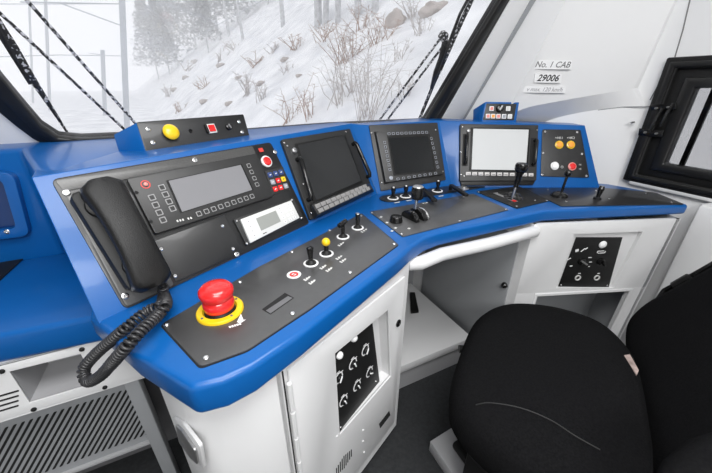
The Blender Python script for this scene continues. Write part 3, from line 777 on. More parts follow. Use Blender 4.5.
quadbox('handle_recess', a3, a3.q([(463, 134), (469, 134), (467.5, 166), (461.8, 166)]), 0, .001, 'black', m3, 0)
quadbox('handle_recess', a3, a3.q([(531, 138), (537.5, 138), (535.5, 167), (529.3, 167)]), 0, .001, 'black', m3, 0)
obj('brightness_knob', MB().lathe(a3, a3.px(468, 131.2), [(.007, 0), (.007, .008), (.004, .010)], 16), 'steel', m3)
for p in ((462.5, 127), (537, 130), (460.8, 152), (461, 174.5), (532, 174.5), (464, 176)): screw(a3, a3.px(*p), m3, .003)

# lamp / push button panel on the far right
hk = thing('button_panel', 'tapered black plate with two yellow buttons above a white and a red one', 'panel', RR.p(.42, .13, 0))
quadbox('face_plate', RR, RR.q([(542, 129.5), (580, 130), (589, 178), (540.2, 176.5)]), 0, .004, 'plate', hk, .001, .008)
h4 = RR.off(.004)
for p in ((545, 131.8), (577, 132.3), (543, 153), (581.8, 154), (541.8, 174.8), (586.3, 176)): screw(h4, h4.px(*p), hk, .0048)
def pushb(pl, ab, r, cap, ring, parent, h=.008):
    b = obj('push_button', MB().lathe(pl, ab, [(r, 0), (r, h*.5), (r*.78, h*.7), (r*.74, h*.3)], 22), ring, parent)
    obj('button_cap', MB().lathe(pl, ab, [(r*.72, h*.3), (r*.72, h*.9), (r*.6, h), (r*.2, h*1.02)], 22), cap, b)
    return b
pushb(h4, h4.px(558.8, 145), .0165, 'orange', 'yellow', hk)['label'] = 'left yellow button'
pushb(h4, h4.px(570.4, 145), .0165, 'orange', 'yellow', hk)['label'] = 'right yellow button'
pushb(h4, h4.px(554.4, 166), .0165, 'label', 'white', hk)['label'] = 'white button'
pushb(h4, h4.px(571.8, 166.6), .0165, 'red', 'pink', hk)['label'] = 'red button'
text('marking', h4, h4.px(559, 138), .0135, '+HK1', 'offwhite', hk); text('marking', h4, h4.px(570.7, 138), .0135, '+HK2', 'offwhite', hk)
obj('symbol', MB().ringplate(h4, rrect(*h4.px(562, 167), .007, .007, .003), rrect(*h4.px(562, 167), .010, .010, .005), 0, .0004), 'offwhite', hk)
for y in (164.8, 169): text('marking', h4, h4.px(580, y), .008, 'HE', 'offwhite', hk)

# ------------------------------------------------------------------ small box on top of the right hood
tb_ = thing('switch_box', 'small blue box with keys and a knob standing on the hood behind the bright screen', 'control box', RR.w(498, 122, -.05))
BX = tilted(RR.w(483, 121, -.02), -25.8, 74)
fq = BX.q([(486.5, 103.5), (516.5, 104), (513.6, 120.3), (482.8, 120)])
hqo = BX.q([(485.5, 101.5), (519.5, 102), (516, 123), (481.5, 123)])
sidep = BX.off(-.09)
bk = [sidep.p(hqo[0][0]-.0, hqo[0][1]+.0), sidep.p(hqo[1][0], hqo[1][1]), sidep.p(*hqo[2]), sidep.p(hqo[3][0], hqo[3][1])]
bk = [BX.off(-.05).w(473, 109.5), BX.off(-.05).p(hqo[1][0]-.005, hqo[1][1]-.02), BX.off(-.05).p(hqo[2][0], hqo[2][1]), BX.off(-.05).w(472.5, 126)]
obj('housing', MB().loft([bk, [BX.p(*p, 0) for p in hqo]]), 'blue', tb_, .003)
obj('face_plate', MB().prism(BX, fq, 0, .0015), 'bezel', tb_, .0005)
b5 = BX.off(.0015)
for (x, y, m_) in ((491.5, 108.7, 'pink'), (508, 108.7, 'offwhite'), (487.8, 116.2, 'pink'), (492.9, 116.3, 'orange'), (498.2, 116.4, 'pink'), (503.8, 116.5, 'keygrey'), (509.7, 116.6, 'offwhite')):
    k = obj('key', MB().prism(b5, rrect(*b5.px(x, y), .018, .018, .002), 0, .003), 'white', tb_, .0006)
    obj('key_lens', MB().prism(b5, rrect(*b5.px(x, y), .012, .012, .001), .003, .0045), m_, k)
k = obj('selector_knob', MB().lathe(b5, b5.px(499.3, 108.7), [(.015, 0), (.014, .012), (.011, .014)], 20), 'black_shiny', tb_)
obj('pointer', MB().prism(b5, rrect(*b5.px(499.3, 108.7), .006, .02, .001, -.5), .013, .018), 'steel', k)

# long box on the left hood
lb = thing('switch_box', 'long blue box with yellow button and red switch on the left hood', 'control box', L.p(-.3, .27, .0))
LX = tilted(hz(145, 152.5, 1.030), 28, 66)
lf = LX.q([(136, 122.5), (243, 114.5), (249.5, 138), (146, 152.5)])
off_ = LX.off(-.055)
bkl = [off_.w(115, 135), off_.w(240, 118), off_.w(249, 140), off_.w(122, 154)]
bkl = [off_.w(113, 134.5), off_.p(lf[1][0]-.0, lf[1][1]-.015), off_.p(lf[2][0], lf[2][1]-.012), off_.w(119, 154)]
obj('housing', MB().loft([bkl, [LX.p(*p, 0) for p in lf]]), 'blue', lb, .003)
obj('face_plate', MB().prism(LX, roundpoly(lf, .005), 0, .003), 'plate', lb, .001)
l3 = LX.off(.003)
ab = l3.px(169.5, 133.5)
yb = obj('yellow_button', MB().lathe(l3, ab, [(.0125, 0), (.0125, .008), (.019, .009), (.0195, .013), (.017, .017), (.010, .020), (.003, .021)], 26), 'yellow', lb, label='large yellow mushroom button')
obj('keyhole', MB().lathe(l3, l3.px(190.5, 131), [(.0055, 0), (.005, .002), (.003, .002), (.002, .0005)], 14), 'black_shiny', lb)
ab = l3.px(211.2, 128.8)
rs = obj('red_switch', MB().prism(l3, rrect(*ab, .026, .026, .002), 0, .004), 'offwhite', lb, .001, label='red square switch in white frame')
obj('switch_lens', MB().prism(l3, rrect(*ab, .018, .018, .001), .004, .007), 'red', rs)
obj('switch_clip', MB().prism(l3, rrect(ab[0]-.016, ab[1], .006, .024, .001), 0, .009), 'black', lb, .001)
ab = l3.px(228.2, 127.3)
kn = obj('selector_knob', MB().lathe(l3, ab, [(.0095, 0), (.009, .008), (.006, .010)], 18), 'black_shiny', lb)
obj('pointer', MB().prism(l3, rrect(*ab, .004, .013, .001, .3), .009, .012), 'steel', kn)
for p in ((148, 129), (153, 142.6), (239, 121.8), (242.3, 132)): screw(l3, l3.px(*p), lb, .0055)

# ------------------------------------------------------------------ left desk plate
lt = thing('switch_board', 'long black switch plate set in the left wing of the desk', 'panel', hz(270, 290, DZ))
pp = [hz(*p, DZ+.003) for p in [(161, 324), (200.5, 366.5), (248, 349.5), (291, 321), (308, 310), (398.5, 244.5), (361.5, 213), (331, 229.5), (259, 266.5)]]
obj('face_plate', MB().prism(DESK, roundpoly([(p.x, p.y) for p in pp], .008), 0, .003), 'plate_sheen', lt, .0008)
obj('plate_gap', MB().prism(DESK, roundpoly([(p.x+(p.x-.15)*.008, p.y+(p.y-.6)*.012) for p in pp], .008), 0, .001), 'void', lt)
T3 = flat(DZ+.003)
for p in ((166.5, 325), (206, 358), (240, 282), (292.5, 313.5), (292, 252), (329.5, 230.6), (394, 244), (350, 272.5), (361, 216)): screw(T3, T3.px(*p), lt, .0045)
# emergency stop
es = thing('emergency_stop', 'red mushroom emergency stop button on a yellow ring', 'button', hz(220, 312, DZ+.003))
ab = T3.px(220.5, 311)
obj('yellow_ring', MB().lathe(T3, ab, [(.041, 0), (.041, .004), (.0395, .006), (.030, .006), (.028, .002)], 40), 'ring_yellow', es)
obj('black_collar', MB().lathe(T3, ab, [(.028, .001), (.027, .005), (.022, .010)], 30), 'black', es)
obj('red_cap', MB().lathe(T3, ab, [(.020, .008), (.026, .010), (.0275, .018), (.026, .027), (.0235, .030), (.0235, .033), (.028, .036), (.030, .043), (.029, .049), (.0235, .055), (.013, .058), (.003, .059)], 40), 'red', es)
for k in range(4):
    a = k*math.pi/2+.5; obj('ring_screw', MB().lathe(T3, (ab[0]+.035*math.cos(a), ab[1]+.035*math.sin(a)), [(.0025, .006), (.002, .0072)], 10), 'dark_metal', es)
arrow = T3.q([(237, 322), (241, 314), (243.5, 320), (246, 319.5), (240, 323.5)])
obj('marking', MB().prism(T3, arrow, 0, .0003), 'white', lt)
for k in range(5):
    obj('marking', MB().prism(T3, rrect(*lerp(T3.px(230, 327), T3.px(240, 324), k/4), .003, .005, 0, .3), 0, .0003), 'white', lt)
# red symbol disc
ab = T3.px(294, 275)
dsc = obj('symbol_disc', MB().lathe(T3, ab, [(.0155, 0), (.0155, .0015)], 26), 'white', lt, label='white disc with red symbol')
obj('red_symbol', MB().ringplate(T3, rrect(*ab, .010, .010, .005), rrect(*ab, .020, .020, .010), .0015, .002), 'redlab', dsc)
obj('red_symbol', MB().prism(T3, rrect(*ab, .013, .003, 0, .5), .0015, .002), 'redlab', dsc)
# slot
so = T3.q([(262, 309.5), (285, 293), (294, 298), (270.5, 314.5)])
obj('slot_well', MB().prism(T3, so, 0, .0006), 'void', lt)
obj('slot_shutter', MB().prism(T3, T3.q([(266, 311), (288, 296.5), (292.5, 298.5), (270.5, 313.8)]), .0006, .0012), 'dark_metal', lt, label='grey slot shutter')
def base_ring(p, r=.0175):
    ab = T3.px(*p)
    g = obj('escutcheon', MB().lathe(T3, ab, [(r, 0), (r, .002), (r*.85, .003), (r*.74, .0015)], 26), 'white', lt)
    obj('bushing', MB().lathe(T3, ab, [(r*.74, .001), (r*.7, .004), (r*.55, .006), (r*.3, .010)], 18), 'black', g)
    return ab, g
ab, g = base_ring((311, 263.6)); h = height(T3.p(*ab), 247.5)
s1 = obj('toggle_switch', MB().loft([[T3.p(*q, c) for q in rrect(*ab, w, w*.8, .001, .4, 1)] for w, c in ((.008, .004), (.010, .02), (.013, h*.86), (.014, h))]), 'black_shiny', lt, .001, label='flat topped black toggle')
ab, g = base_ring((326.5, 254)); h = height(T3.p(*ab), 242)
s2 = obj('toggle_switch', MB().lathe(T3, ab, [(.005, .004), (.006, h*.8)], 14), 'black_shiny', lt, label='black stem with yellow ball')
obj('yellow_ball', MB().lathe(T3, ab, [(.0105*math.sin(R(a)), h-.0105*math.cos(R(a))) for a in (15, 35, 55, 75, 90, 110, 130, 150, 168)], 20), 'yellow', s2, sharp=60)
ab, g = base_ring((343, 237)); h = height(T3.p(*ab), 224)
s3 = obj('toggle_switch', MB().lathe(T3, ab, [(.004, .004), (.006, h*.85)], 14), 'black_shiny', lt, label='black toggle with cross bar')
obj('cross_bar', MB().tube([T3.p(ab[0]-.013, ab[1]-.004, h-.002), T3.p(ab[0]+.013, ab[1]+.008, h+.004)], .0065, 10), 'black_shiny', s3)
ab, g = base_ring((357.7, 228)); h = height(T3.p(*ab), 214)
s4 = obj('toggle_switch', MB().lathe(T3, ab, [(.0045, .004), (.0065, h*.6), (.007, h), (.005, h+.001)], 14), 'black_shiny', lt, label='plain black toggle')
obj('toggle_tip', MB().lathe(T3, ab, [(.006, h), (.005, h+.002)], 14), 'steel', s4)
for (x, y) in ((307, 279), (312, 282.5), (323, 267.5), (329, 270), (339, 258), (343, 261), (341, 244.5), (364, 231)):
    for k in range(3):
        ab = T3.px(x+k*2-2, y-k*1.3+1); obj('marking', MB().prism(T3, rrect(*ab, .004+.004*(k % 2), .0085-.004*(k % 2), 0, .4+k), 0, .0003), 'offwhite', lt)

# ------------------------------------------------------------------ centre plate
cpn = thing('control_panel', 'black middle control plate with drive lever and round knob', 'panel', hz(440, 212, DZ))
cp_ = [hz(*p, DZ+.003) for p in [(369.5, 211.5), (402.5, 236.5), (509, 209.5), (473, 193.5)]]
obj('face_plate', MB().prism(DESK, roundpoly([(p.x, p.y) for p in cp_], .006), 0, .003), 'plate_sheen', cpn, .0008)
for p in ((371.5, 212.5), (401.5, 234), (459.5, 221), (506, 209.3), (425, 203.3)): screw(T3, T3.px(*p), cpn, .0045)
ab = T3.px(396, 221.5)
obj('round_knob', MB().lathe(T3, ab, [(.020, 0), (.020, .005), (.018, .008), (.0175, .016), (.016, .018), (.005, .0185)], 30), 'black_shiny', cpn, label='low black round knob')
for (x, y) in ((387, 222.5), (395.5, 228), (409, 228.5), (381, 217), (392, 231)):
    obj('marking', MB().prism(T3, rrect(*T3.px(x, y), .009, .007, .0, .5), 0, .0003), 'offwhite', cpn)
# lever drum
lv = thing('drive_lever', 'black cylindrical drive lever grip on a chrome stem over a ribbed drum', 'lever', hz(416, 217, DZ+.003))
dc = hz(415.5, 217.5, DZ+.003)
ln_ = V((.1, -1, 0)).normalized(); lw = V((1, .1, 0)).normalized()
def drum(r, w, off, m, name):
    rg = []
    for s_ in (-1, 1):
        rg.append([dc+lw*(off+s_*w/2)+ln_*(r*math.cos(R(a)))+V((0, 0, r*.75*math.sin(R(a)))) for a in range(0, 181, 12)])
    return obj(name, MB().loft(rg), m, lv, .0008)
drum(.036, .014, -.022, 'black_shiny', 'drum'); drum(.038, .026, .013, 'black_shiny', 'drum'); drum(.040, .006, .019, 'chrome', 'scale_band')
tp = dc+V((0, 0, height(dc, 192)))-V((.0, 0, 0))
st0 = dc+V((-.004, 0, .03))
obj('stem', MB().tube([st0, tp], .0055, 12), 'chrome', lv)
vp = Pl(tp, (1, 0, 0), (0, 1, 0))
obj('grip', MB().lathe(vp, (0, 0), [(.014, -.022), (.0185, -.018), (.019, .010), (.0165, .016)], 24), 'black_shiny', lv)
obj('grip_cap', MB().lathe(vp, (0, 0), [(.0165, .016), (.014, .019), (.004, .020)], 24), 'steel', lv)

# row of small switches
sr = thing('switch_strip', 'narrow rounded black strip of small toggles below the middle monitor', 'panel', hz(430, 193, DZ))
ea, eb = hz(389, 199, DZ), hz(476, 185.5, DZ)
d2 = (eb-ea); d2 = V((d2.x, d2.y)); ang_ = math.atan2(d2.y, d2.x)
obj('face_plate', MB().prism(DESK, rrect((ea.x+eb.x)/2, (ea.y+eb.y)/2, d2.length+.07, .075, .036, ang_, 8), 0, .003), 'plate', sr, .0008)
for i, (x, y, hh) in enumerate(((393, 198.3, 187.5), (405.5, 196.5, 186), (437.3, 191, 181))):
    ab = T3.px(x, y); h = height(T3.p(*ab), hh)
    e = obj('escutcheon', MB().lathe(T3, ab, [(.021, 0), (.021, .002), (.018, .003), (.016, .0015)], 22), 'white', sr)
    obj('bushing', MB().lathe(T3, ab, [(.016, .001), (.014, .004), (.009, .007)], 18), 'black', e)
    t = obj('toggle', MB().lathe(T3, ab, [(.007, .001), (.006, h*.5), (.0085, h*.7), (.0085, h)], 14), 'black_shiny', sr)
    obj('toggle_tip', MB().lathe(T3, ab, [(.005, h), (.003, h+.003)], 10), 'steel', t)
ab = T3.px(463.5, 188.8)
obj('round_key_switch', MB().lathe(T3, ab, [(.021, 0), (.021, .004), (.014, .006), (.013, .010), (.006, .011)], 24), 'steel', sr)
for (a_, b_) in (((422.5, 188.5), (435, 200.5)), ((451, 185), (466.5, 195))):
    A, B = flat(DZ+.022).px(*a_), flat(DZ+.022).px(*b_)
    k = obj('paddle_handle', MB().prism(flat(DZ+.016), strip(None, A, B, .017), 0, .010), 'black', sr, .002)
    obj('paddle_post', MB().lathe(T3, A, [(.007, 0), (.007, .014)], 12), 'black', k)
for (x, y) in ((397, 202.5), (409, 200.5), (441, 196), (425, 203)):
    obj('marking', MB().prism(T3, rrect(*T3.px(x, y), .022, .006, 0, ang_), 0, .0003), 'offwhite', sr)

# ------------------------------------------------------------------ brake lever plate
bp_ = thing('lever_panel', 'diamond shaped black plate with chrome scale under the tall lever', 'panel', hz(512, 198, DZ))
bq = [hz(*p, DZ+.003) for p in [(476, 191.3), (517, 208.3), (549.5, 200.5), (519, 186)]]
obj('face_plate', MB().prism(DESK, roundpoly([(p.x, p.y) for p in bq], .006), 0, .003), 'black', bp_, .0008)
for p in ((478.5, 192), (516.5, 206.3), (546.5, 200.5), (535, 200.5), (497, 193)): screw(T3, T3.px(*p), bp_, .004)
obj('scale_bar', MB().prism(T3, T3.q([(493, 193.2), (496, 192.8), (518, 201.5), (514, 202)]), 0, .001), 'steel', bp_)
obj('red_mark', MB().prism(T3, T3.q([(511, 200.6), (514, 200), (517, 201.4), (514, 202.2)]), .001, .0014), 'red', bp_)
bv = thing('brake_lever', 'tall black lever with slim chrome stem in front of the bright screen', 'lever', hz(512, 200, DZ+.003))
b0_ = hz(512, 199.5, DZ+.003); b1_ = b0_+V((.012, .0, height(b0_, 170)))
obj('boot', MB().lathe(T3, T3.px(513, 197.5), [(.034, 0), (.030, .006), (.024, .008), (.020, .016), (.012, .020)], 22), 'black_shiny', bv)
obj('stem', MB().tube([b0_, b0_.lerp(b1_, .75)], .005, 10), 'chrome', bv)
obj('sleeve', MB().tube([b0_.lerp(b1_, .42), b0_.lerp(b1_, .8), b1_], [.008, .010, .017], 14), 'black_shiny', bv)
vb = Pl(b1_, (1, 0, 0), (0, 1, 0))
obj('grip', MB().lathe(vb, (0, 0), [(.015, -.008), (.0205, 0), (.0215, .015), (.018, .022), (.006, .024)], 22), 'black_shiny', bv)

# right plate
rpn = thing('end_control_board', 'black plate at the right end of the desk carrying two small levers', 'panel', hz(610, 197, DZ))
rq = [hz(*p, DZ+.003) for p in [(523, 187.8), (561, 206), (684.5, 204), (655, 192.2), (604, 187.8)]]
obj('face_plate', MB().prism(DESK, roundpoly([(p.x, p.y) for p in rq], .008), 0, .003), 'plate', rpn, .0008)
for p in ((548, 189.5), (596, 191), (609, 199), (566, 201.5), (646, 193.5), (672, 202.5), (556, 196)): screw(T3, T3.px(*p), rpn, .004)
hl = thing('horn_lever', 'thin black lever with ball knob leaning below the red push button', 'lever', hz(561, 196, DZ+.003))
c0_ = hz(560.5, 195.5, DZ+.003); 
obj('boot', MB().lathe(T3, T3.px(559, 196), [(.030, 0), (.028, .008), (.020, .014), (.010, .017)], 20), 'black_shiny', hl)
c1_ = c0_+V((.004, -.002, height(c0_, 173)))
obj('stem', MB().tube([c0_+V((0, 0, .01)), c1_], .0045, 10), 'black_shiny', hl)
vc = Pl(c1_, (1, 0, 0), (0, 1, 0))
obj('ball_knob', MB().lathe(vc, (0, 0), [(.0125*math.sin(R(a)), -.0125*math.cos(R(a))) for a in (15, 35, 60, 90, 120, 145, 168)], 16), 'black_shiny', hl, sharp=60)
sl_ = thing('toggle_lever', 'short black toggle near the right end of the desk', 'lever', hz(597, 199, DZ+.003))
e0 = hz(597, 199, DZ+.003); e1 = e0+V((.006, -.0, height(e0, 189)))
obj('base', MB().lathe(T3, T3.px(597, 199), [(.013, 0), (.012, .006), (.006, .008)], 18), 'black', sl_)
obj('stem', MB().tube([e0, e1], [.005, .010], 12), 'black_shiny', sl_)
obj('tip', MB().tube([e1, e1+(e1-e0).normalized()*.010], [.010, .007], 12), 'black_shiny', sl_)

# ------------------------------------------------------------------ cab labels
def cablabel(name, lab, quad, s, size, ink, shear):
    t = thing(name, lab, 'label', UPL.w(*quad[0]))
    obj('backing', MB().prism(UPL, UPL.q(quad), 0, .0006), 'label', t)
    c = [sum(q[i] for q in quad)/4 for i in (0, 1)]
    a = UPL.px(*quad[0]); b = UPL.px(*quad[1])
    text('lettering', UPL.off(.0006), UPL.px(*c), size, s, ink, t, math.atan2(b[1]-a[1], b[0]-a[0]), shear=shear, bold=.0005 if s == '29006' else .0002)
# plane fitted to the upper corner panel
dg = bpy.context.evaluated_depsgraph_get()
bpy.context.view_layer.update()
dg = bpy.context.evaluated_depsgraph_get()
def hitp(x, y):
    r = ray(x, y); inv = cp.matrix_world.inverted()
    ok, loc, n, i = cp.ray_cast(inv @ EYE, (inv.to_3x3() @ r).normalized())
    return cp.matrix_world @ loc if ok else None
pts_ = [hitp(532, 92), hitp(572, 92), hitp(550, 60)]
if None in pts_: print('LABEL PLANE MISS', pts_); pts_ = [CW.off(.06).w(532, 92), CW.off(.04).w(572, 92), CW.off(.05).w(550, 60)]
UPL = Pl(pts_[0], pts_[1]-pts_[0], pts_[2]-pts_[0])
if UPL.n.dot(EYE-pts_[0]) < 0: UPL = Pl(pts_[1], pts_[0]-pts_[1], pts_[2]-pts_[1])
UPL = UPL.off(.006)
cablabel('cab_label', 'upper white label reading No. 1 CAB on the corner panel', [(534.5, 60), (572, 60.5), (571.5, 69.5), (533, 69)], 'No. 1 CAB', .029, 'inkgrey', .15)
cablabel('number_label', 'white label with bold number 29006 on the corner panel', [(535, 73.5), (562, 74), (561, 83), (534, 82.5)], '29006', .033, 'ink', .2)
cablabel('speed_label', 'lowest white label with faint maximum speed lettering', [(524, 86), (566, 86.5), (565, 93), (523, 92.5)], 'v max. 120 km/h', .021, 'grey_wall', .2)

# ------------------------------------------------------------------ driver seat
seat = thing('driver_chair', 'black fabric driver seat turned away from the desk on a dark base', 'seat', (.72, .30, FL))
SZ = .40
co_px = [(451, 388), (462, 345), (476, 318), (496, 306), (522, 303), (560, 308), (600, 322), (629, 348), (643, 376), (652, 420), (657, 462), (650, 520), (600, 520), (545, 490), (500, 457), (462, 420)]
co = [hz(x, y, .50) for x, y in co_px]
cc = sum(co, V((0, 0, 0)))/len(co)
co = smooth([V((p.x, p.y, 0)) for p in co], 4); cc.z = 0
rg = []
for s_, z in ((.80, .385), (.93, .395), (.985, .42), (1.0, .46), (.985, .492), (.94, .512), (.86, .522), (.70, .527), (.45, .527), (.2, .526), (.03, .526)):
    rg.append([cc+(p-cc)*s_+V((0, 0, z)) for p in co])
cu = obj('seat_cushion', MB().loft(rg), 'fabric', seat, sharp=80)
F5 = flat(.5265)
obj('stitching', MB().tube(smooth([F5.p(*F5.px(*p), .0005) for p in ((476, 405), (490, 403), (520, 408), (550, 420), (575, 436), (600, 450))], 5, False), .0014, 6), 'black', cu)
obj('seat_pan', MB().loft([[cc+(p-cc)*s_+V((.0, 0, z)) for p in co] for s_, z in ((.82, .335), (.86, .39))]), 'black', seat)
kp_ = hz(459, 349, .43)
obj('adjuster_knob', MB().tube([kp_, kp_+V((.05, -.03, 0))], .012, 10), 'black', seat)
# backrest
su = V((.84, .54, 0)).normalized(); swd = V((-su.y, su.x, 0))
bo = hz(640, 385, .47)-swd*.035
lean = R(24)
BR = Pl(bo, -su, V((-swd.x*math.sin(lean), -swd.y*math.sin(lean), math.cos(lean))))
if BR.n.dot(swd) < 0: BR = Pl(bo, su, V((-swd.x*math.sin(lean), -swd.y*math.sin(lean), math.cos(lean))))
sgn = 1 if BR.u.dot(su) > 0 else -1
cent = (.0, .30)
ol = [tuple(p)[:2] for p in smooth([V((-sgn*a, b, 0)) for a, b in ((.30, -.05), (.10, -.06), (-.10, -.06), (-.24, -.05), (-.315, -.02), (-.34, .05), (-.322, .15), (-.302, .25), (-.285, .34), (-.26, .52), (-.18, .64), (.18, .64), (.28, .52), (.33, .3), (.34, .1))], 4)]
ctr_ = (sgn*-.04, .28)
def sc2(p, s): return (ctr_[0]+(p[0]-ctr_[0])*s, ctr_[1]+(p[1]-ctr_[1])*s)
rg = []
for s_, c in ((.80, -.09), (.93, -.08), (.99, -.055), (1, -.02), (.985, .01), (.94, .028), (.86, .037), (.7, .038), (.4, .034), (.05, .032)):
    rg.append([BR.p(*sc2(p, s_), c) for p in ol])
bk_ = obj('backrest', MB().loft(rg), 'fabric', seat, sharp=80)
# side rail on the far edge of the backrest
BRr = BR.off(-.03)
obj('side_rail', MB().tube([BRr.w(657, 302), BRr.w(665, 291), BRr.w(688, 279), BRr.w(720, 261), BRr.w(750, 245)], .0105, 8), 'black_shiny', seat)
obj('rail_clip', MB().tube([BRr.off(.01).w(674, 286), BRr.off(.01).w(690, 277)], .013, 8), 'black', seat)
obj('seat_tag', MB().solid([hz(624, 355, .525), hz(630, 354, .525), hz(639, 370, .525), hz(637, 375, .525)], [hz(624, 355, .525)-V((0, 0, .006)), hz(630, 354, .525)-V((0, 0, .006)), hz(639, 370, .525)-V((0, 0, .006)), hz(637, 375, .525)-V((0, 0, .006))]), 'tag', seat, .001, label='small pale pink strap end')
# armrest at the lower right corner
ar = [BR.p(sgn*-.26, .17, .08)+V((0, 0, .0)), BR.p(sgn*-.26, .19, .22)]
obj('armrest', MB().tube([hz(662, 500, .62), hz(684, 482, .64), hz(712, 464, .65), hz(746, 452, .65)], [.018, .03, .035, .035], 14), 'fabric', seat, sharp=80)
# base
fpn = flat(FL)
bc = V((cc.x, cc.y, 0))
def sqb(hw, hl, z0, z1, name, m, bev=.003, par=seat):
    r_ = [[bc+su*(a*hw)+swd*(b*hl)+V((0, 0, z)) for a, b in ((-1, -1), (1, -1), (1, 1), (-1, 1))] for z in (z0, z1)]
    return obj(name, MB().loft(r_), m, par, bev)
sqb(.15, .14, FL+.05, .34, 'suspension_bellows', 'black')
cnr = hz(430, 441, FL+.05); dA = (hz(465, 419, FL+.05)-cnr).normalized(); dB = (hz(452, 473, FL+.05)-cnr).normalized()
cnr2 = hz(446, 443, FL+.05)
bpM = MB().solid([cnr, cnr+dA*.42, cnr+dA*.42+dB*.40, cnr+dB*.40], [p-V((0, 0, .05)) for p in (cnr, cnr+dA*.42, cnr+dA*.42+dB*.40, cnr+dB*.40)])
obj('base_plate', bpM, 'grey_wall', seat, .003, label='grey floor plate of the seat')
c3 = cnr+dA*.05+dB*.05
obj('base_well', MB().solid([c3+V((0, 0, .03)), c3+dA*.34+V((0, 0, .03)), c3+dA*.34+dB*.34+V((0, 0, .03)), c3+dB*.34+V((0, 0, .03))], [c3, c3+dA*.34, c3+dA*.34+dB*.34, c3+dB*.34]), 'black', seat, .01)
obj('base_bolt', MB().tube([hz(468, 449, FL+.085), hz(468, 449, FL+.1)], .006, 8), 'steel', seat)

# ------------------------------------------------------------------ wipers outside the windscreen
WO = WS.off(-.06)
wa = thing('windscreen_wiper', 'snow-caked double rod wiper outside on the left of the windscreen', 'wiper', WO.w(60, 60))
for a, b in (((16, -12), (136, 124)), ((-12, 2), (124, 129))):
    a2_ = a
    obj('wiper_arm', MB().tube(smooth([WO.w(*lerp(a, b, t)) for t in (-.25, .25, .5, .75, 1.05)], 4, False), .0042, 8), 'wiper_snow', wa)
q_ = [(-24, -14), (-4, 22), (13, 48), (27, 71), (48, 103), (69, 135)]
obj('blade', MB().tube([WO.w(*p) for p in q_], [.011, .012, .012, .010, .006, .003], 8), 'blade_snow', wa)
obj('blade_holder', MB().tube([WO.off(.01).w(*p) for p in ((-14, 8), (4, 40), (30, 84))], [.006, .007, .004], 8), 'wiper', wa)
wb = thing('windscreen_wiper', 'snow-caked wiper with round joint outside on the right of the windscreen', 'wiper', WO.w(440, 60))
for a, b in (((440, 39), (378, 122)), ((446, 42), (385, 123))):
    obj('wiper_arm', MB().tube([WO.w(*lerp(a, b, t)) for t in (0, .5, 1)], .0045, 8), 'wiper_snow', wb)
obj('joint', MB().lathe(WO, WO.px(443, 36), [(.016, -.01), (.019, 0), (.016, .014), (.006, .018)], 16), 'wiper_snow', wb)
obj('link_arm', MB().tube([WO.off(.012).w(*p) for p in ((446, 40), (441, 58), (436, 72), (431, 88))], [.014, .010, .011, .005], 10), 'wiper', wb)
obj('blade', MB().tube([WO.w(*p) for p in ((482, -22), (463, 18), (441, 68), (430, 92), (418, 121))], [.009, .009, .008, .006, .004], 8), 'blade_snow', wb)
obj('blade_rail', MB().tube([WO.off(.008).w(*p) for p in ((478, -20), (460, 14), (450, 40), (437, 78), (421, 118))], [.005, .006, .006, .004, .002], 8), 'wiper', wb)

cl = thing('window_clip', 'small black clip on the white wall under the left corner of windscreen', 'clip', WS.w(8, 147))
obj('body', MB().prism(WS, roundpoly(WS.q([(-4, 143), (8, 145), (14, 150), (4, 152), (-6, 149)]), .004), 0, .012), 'black_shiny', cl, .002)
obj('tab', MB().tube([WS.w(2, 147, .012), WS.w(12, 151, .02)], .005, 8), 'black', cl)
# ------------------------------------------------------------------ outside : snowy hillside, trees, masts
from mathutils import noise
def gz(x, y):
    x = x+.12*y-2.0
    h = max(0, x+.5)*.72
    h = h if h < 16 else 16+(h-16)*.35
    h *= 1 if y > 0 else 1
    b = noise.noise(V((x*.25, y*.12, 0)))*min(2.0, .25+max(0, x-1)*.09)+noise.noise(V((x*.9, y*.5, 3)))*min(.5, .05+max(0, x)*.03)
    return -1.1+h+b
tm = MB(); NX, NY = 110, 120; gv = []
for j in range(NY+1):
    y = 2.3+(j/NY)**1.8*150; rw = []
    for i in range(NX+1):
        x = -60+150*(i/NX) if False else (-70*((1-i/50)**1.6) if i < 50 else 90*((i-50)/60)**1.7)
        rw.append(tm.bm.verts.new((x, y, gz(x, y))))
    gv.append(rw)
for j in range(NY):
    for i in range(NX): tm.bm.faces.new((gv[j][i], gv[j][i+1], gv[j+1][i+1], gv[j+1][i]))
ter = struct('ground', tm, 'snow')
# ground beside the side window
t2 = MB(); gv = []
for j in range(30):
    rw = []
    for i in range(30):
        x = 3+i*1.6; y = -30+j*1.12
        rw.append(t2.bm.verts.new((x, y, -1.1+max(0, x-9)*.12+noise.noise(V((x*.3, y*.3, 5)))*.4)))
    gv.append(rw)
for j in range(29):
    for i in range(29): t2.bm.faces.new((gv[j][i], gv[j][i+1], gv[j+1][i+1], gv[j+1][i]))
struct('ground_side', t2, 'snow')
def ground(px, py):
    r = ray(px, py).normalized(); t = 3
    while t < 170:
        p = EYE+r*t
        if p.y > 2.3 and p.z < gz(p.x, p.y): return p
        t += .1+t*.004
    return None
def at_dist(px, py, dist):
    r = ray(px, py); h = math.hypot(r.x, r.y); return EYE+r*(dist/h)
